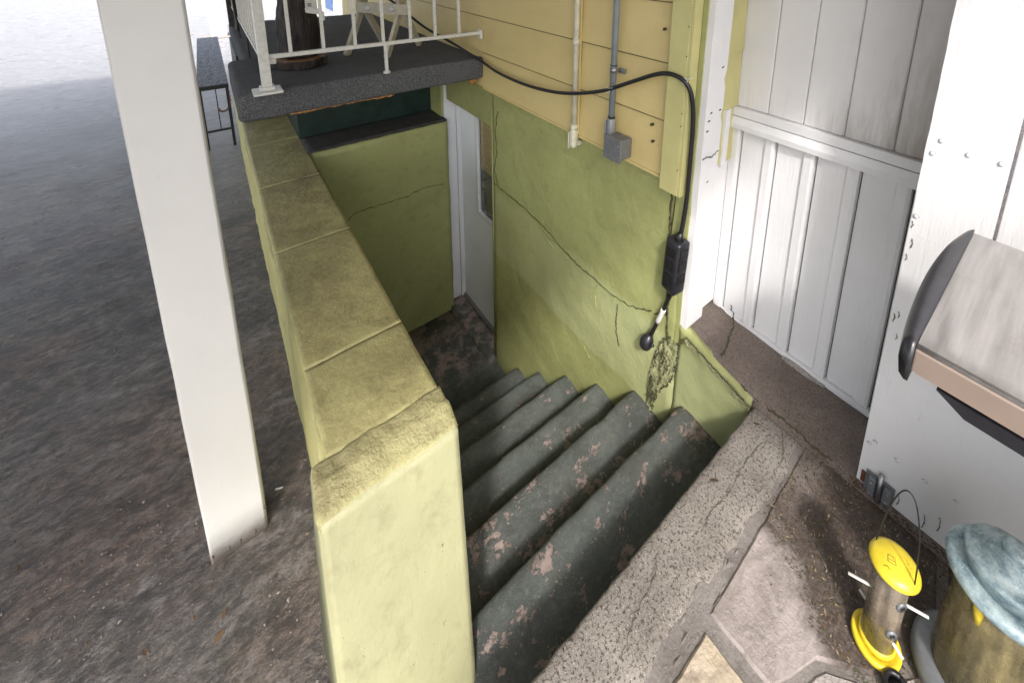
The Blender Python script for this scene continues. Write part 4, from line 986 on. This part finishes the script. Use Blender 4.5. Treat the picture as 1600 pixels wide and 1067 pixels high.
lf = thing('large_feeder', 'large bird feeder with weathered blue grey metal lid and yellowed clear plastic body', 'bird feeder', (1.17, -.09, 0))
cx2, cy2 = 1.172, -.089
b = nb(); lathe(b, [(.080, .326), (.0965, .330), (.0985, .336), (.0975, .342), (.090, .350), (.076, .353), (.070, .353)], cx2, cy2, 64); obj('lid_rim', b, 'lid', lf, True)
b = nb(); lathe(b, [(.069, .352), (.070, .372), (.073, .377), (.074, .383), (.070, .389), (.060, .390), (.050, .398), (.036, .412), (.024, .420), (.022, .424), (.024, .429), (.023, .436), (.015, .441)], cx2, cy2, 64); obj('lid_dome', b, 'lid', lf, True)
b = nb(); rings = []
for r, z in ((.066, .34), (.072, .24), (.078, .14), (.080, .05), (.078, .05), (.076, .14), (.070, .24), (.064, .34)): rings.append([b.verts.new((cx2+r*math.cos(2*math.pi*j/48), cy2+r*math.sin(2*math.pi*j/48), z)) for j in range(48)])
for a, c in zip(rings, rings[1:]+rings[:1]):
    for j in range(48): b.faces.new((a[j], a[(j+1) % 48], c[(j+1) % 48], c[j]))
obj('clear_body', b, 'jar', lf, True)
b = nb(); lathe(b, [(.045, .050), (.050, .06), (.035, .16), (.012, .22)], cx2, cy2, 32); obj('inner_baffle', b, 'box', lf, True)
b = nb(); lathe(b, [(.105, .004), (.112, .012), (.112, .03), (.100, .046), (.06, .05)], cx2, cy2, 48); obj('tray', b, 'box', lf, True)
b = nb(); tube(b, [(cx2-.070, cy2+.030, .318), (cx2-.071, cy2+.028, .295), (cx2-.073, cy2+.026, .272)], [.009, .008, .004], 10); obj('yellow_clip', b, 'yellow', lf, True)

hr = thing('black_ring', 'small black rubber ring lying in front of the yellow feeder base', 'ring', (1.0, .01, 0))
b = nb(); tube(b, [(1.030+.022*math.cos(t), .018+.022*math.sin(t), .022) for t in [math.pi*2*j/28 for j in range(29)]], .006, 8); tube(b, [(1.03, .018, .002), (1.03, .018, .016)], [.02, .02], 20); obj('ring', b, 'rubber', hr, True)

# litter of husks and soil round the feeders
b = nb()
for i in range(4200):
    u = rnd.random(); x = rnd.uniform(.98, 1.425); y = rnd.uniform(-.12, .36)
    w = (x-1.02)*.9-(y-.23)*.62+.22*(noise.fractal(Vector((x, y, 0))*6.5, 1, 2, 3)*.3)
    if w < 0 and rnd.random() > .04: continue
    s = rnd.uniform(.0008, .0032)*(1.4 if rnd.random() < .1 else 1); a = rnd.uniform(0, 6.28); d = Vector((math.cos(a), math.sin(a), rnd.uniform(-.2, .5)))*s*1.8; n2 = Vector((-d.y, d.x, 0))*.3
    p = Vector((x, y, .0015+rnd.uniform(0, .002)))
    v = [b.verts.new(q) for q in (p-d, p+n2, p+d, p-n2)]; b.faces.new(v)
o = obj('seed_litter', b, 'seed', None); o.data.materials.append(Mt['leaf']); o.data.materials.append(Mt['crack'])
for i, f in enumerate(o.data.polygons): f.material_index = (0 if rnd.random() < .12 else (1 if rnd.random() < .5 else 2))
fin(o, 'scattered seed husks and soil crumbs on the flagstone around the feeders', 'litter', None, 'stuff')
# husks and dead leaves gathered along the foot of the board wall
b = nb()
for i in range(500):
    y = rnd.uniform(-.2, .36); x = 1.425-abs(rnd.gauss(0, .012)); s = rnd.uniform(.002, .006); a = rnd.uniform(0, 6.28); d = Vector((math.cos(a), math.sin(a), rnd.uniform(-.1, .5)))*s; n2 = Vector((-d.y, d.x, .2*s))*.5; p = Vector((x, y, .003+rnd.random()*.006))
    b.faces.new([b.verts.new(q) for q in (p-d, p+n2, p+d, p-n2)])
fin(obj('leaf_litter', b, 'leaf'), 'brown dead leaf crumbs along the foot of the white board wall', 'litter', None, 'stuff')

b = nb(); rg = random.Random(21)
for i in range(5000):
    y = rg.uniform(.5, 4.2) if i % 2 else rg.uniform(.5, 2.2); x = rg.uniform(-3.0, .09)
    if noise.noise(Vector((x*2.2, y*2.2, 5))) < rg.uniform(-.45, .35): continue
    h = noise.fractal(Vector((x*3+y*.8, y*6, 1)), .9, 2.1, 5)*.011
    r = rg.uniform(.0012, .0045)*(1.6 if rg.random() < .05 else 1); c = Vector((x, y, -.304+h+r*.2)); vs = []
    for d in ((1, 0, 0), (-1, 0, 0), (0, 1, 0), (0, -1, 0), (0, 0, .7), (0, 0, -.7)): vs.append(b.verts.new(c+Vector([q*r*rg.uniform(.7, 1.3) for q in d])+Vector((rg.uniform(-r, r), rg.uniform(-r, r), 0))*.3))
    for q in ((0, 2, 4), (2, 1, 4), (1, 3, 4), (3, 0, 4), (2, 0, 5), (1, 2, 5), (3, 1, 5), (0, 3, 5)): b.faces.new([vs[t] for t in q])
o = obj('loose_gravel', b, 'ledge', None); o.data.materials.append(Mt['mortar']); o.data.materials.append(Mt['leaf'])
for i, f in enumerate(o.data.polygons): f.material_index = (i//8*7) % 3 if (i//8) % 4 else 0
fin(o, 'fine loose gravel and crumbs scattered over the worn asphalt driveway', 'gravel', None, 'stuff')

for o in bpy.data.objects:
    if '_w' in o: del o['_w']
S.render.engine = 'CYCLES'
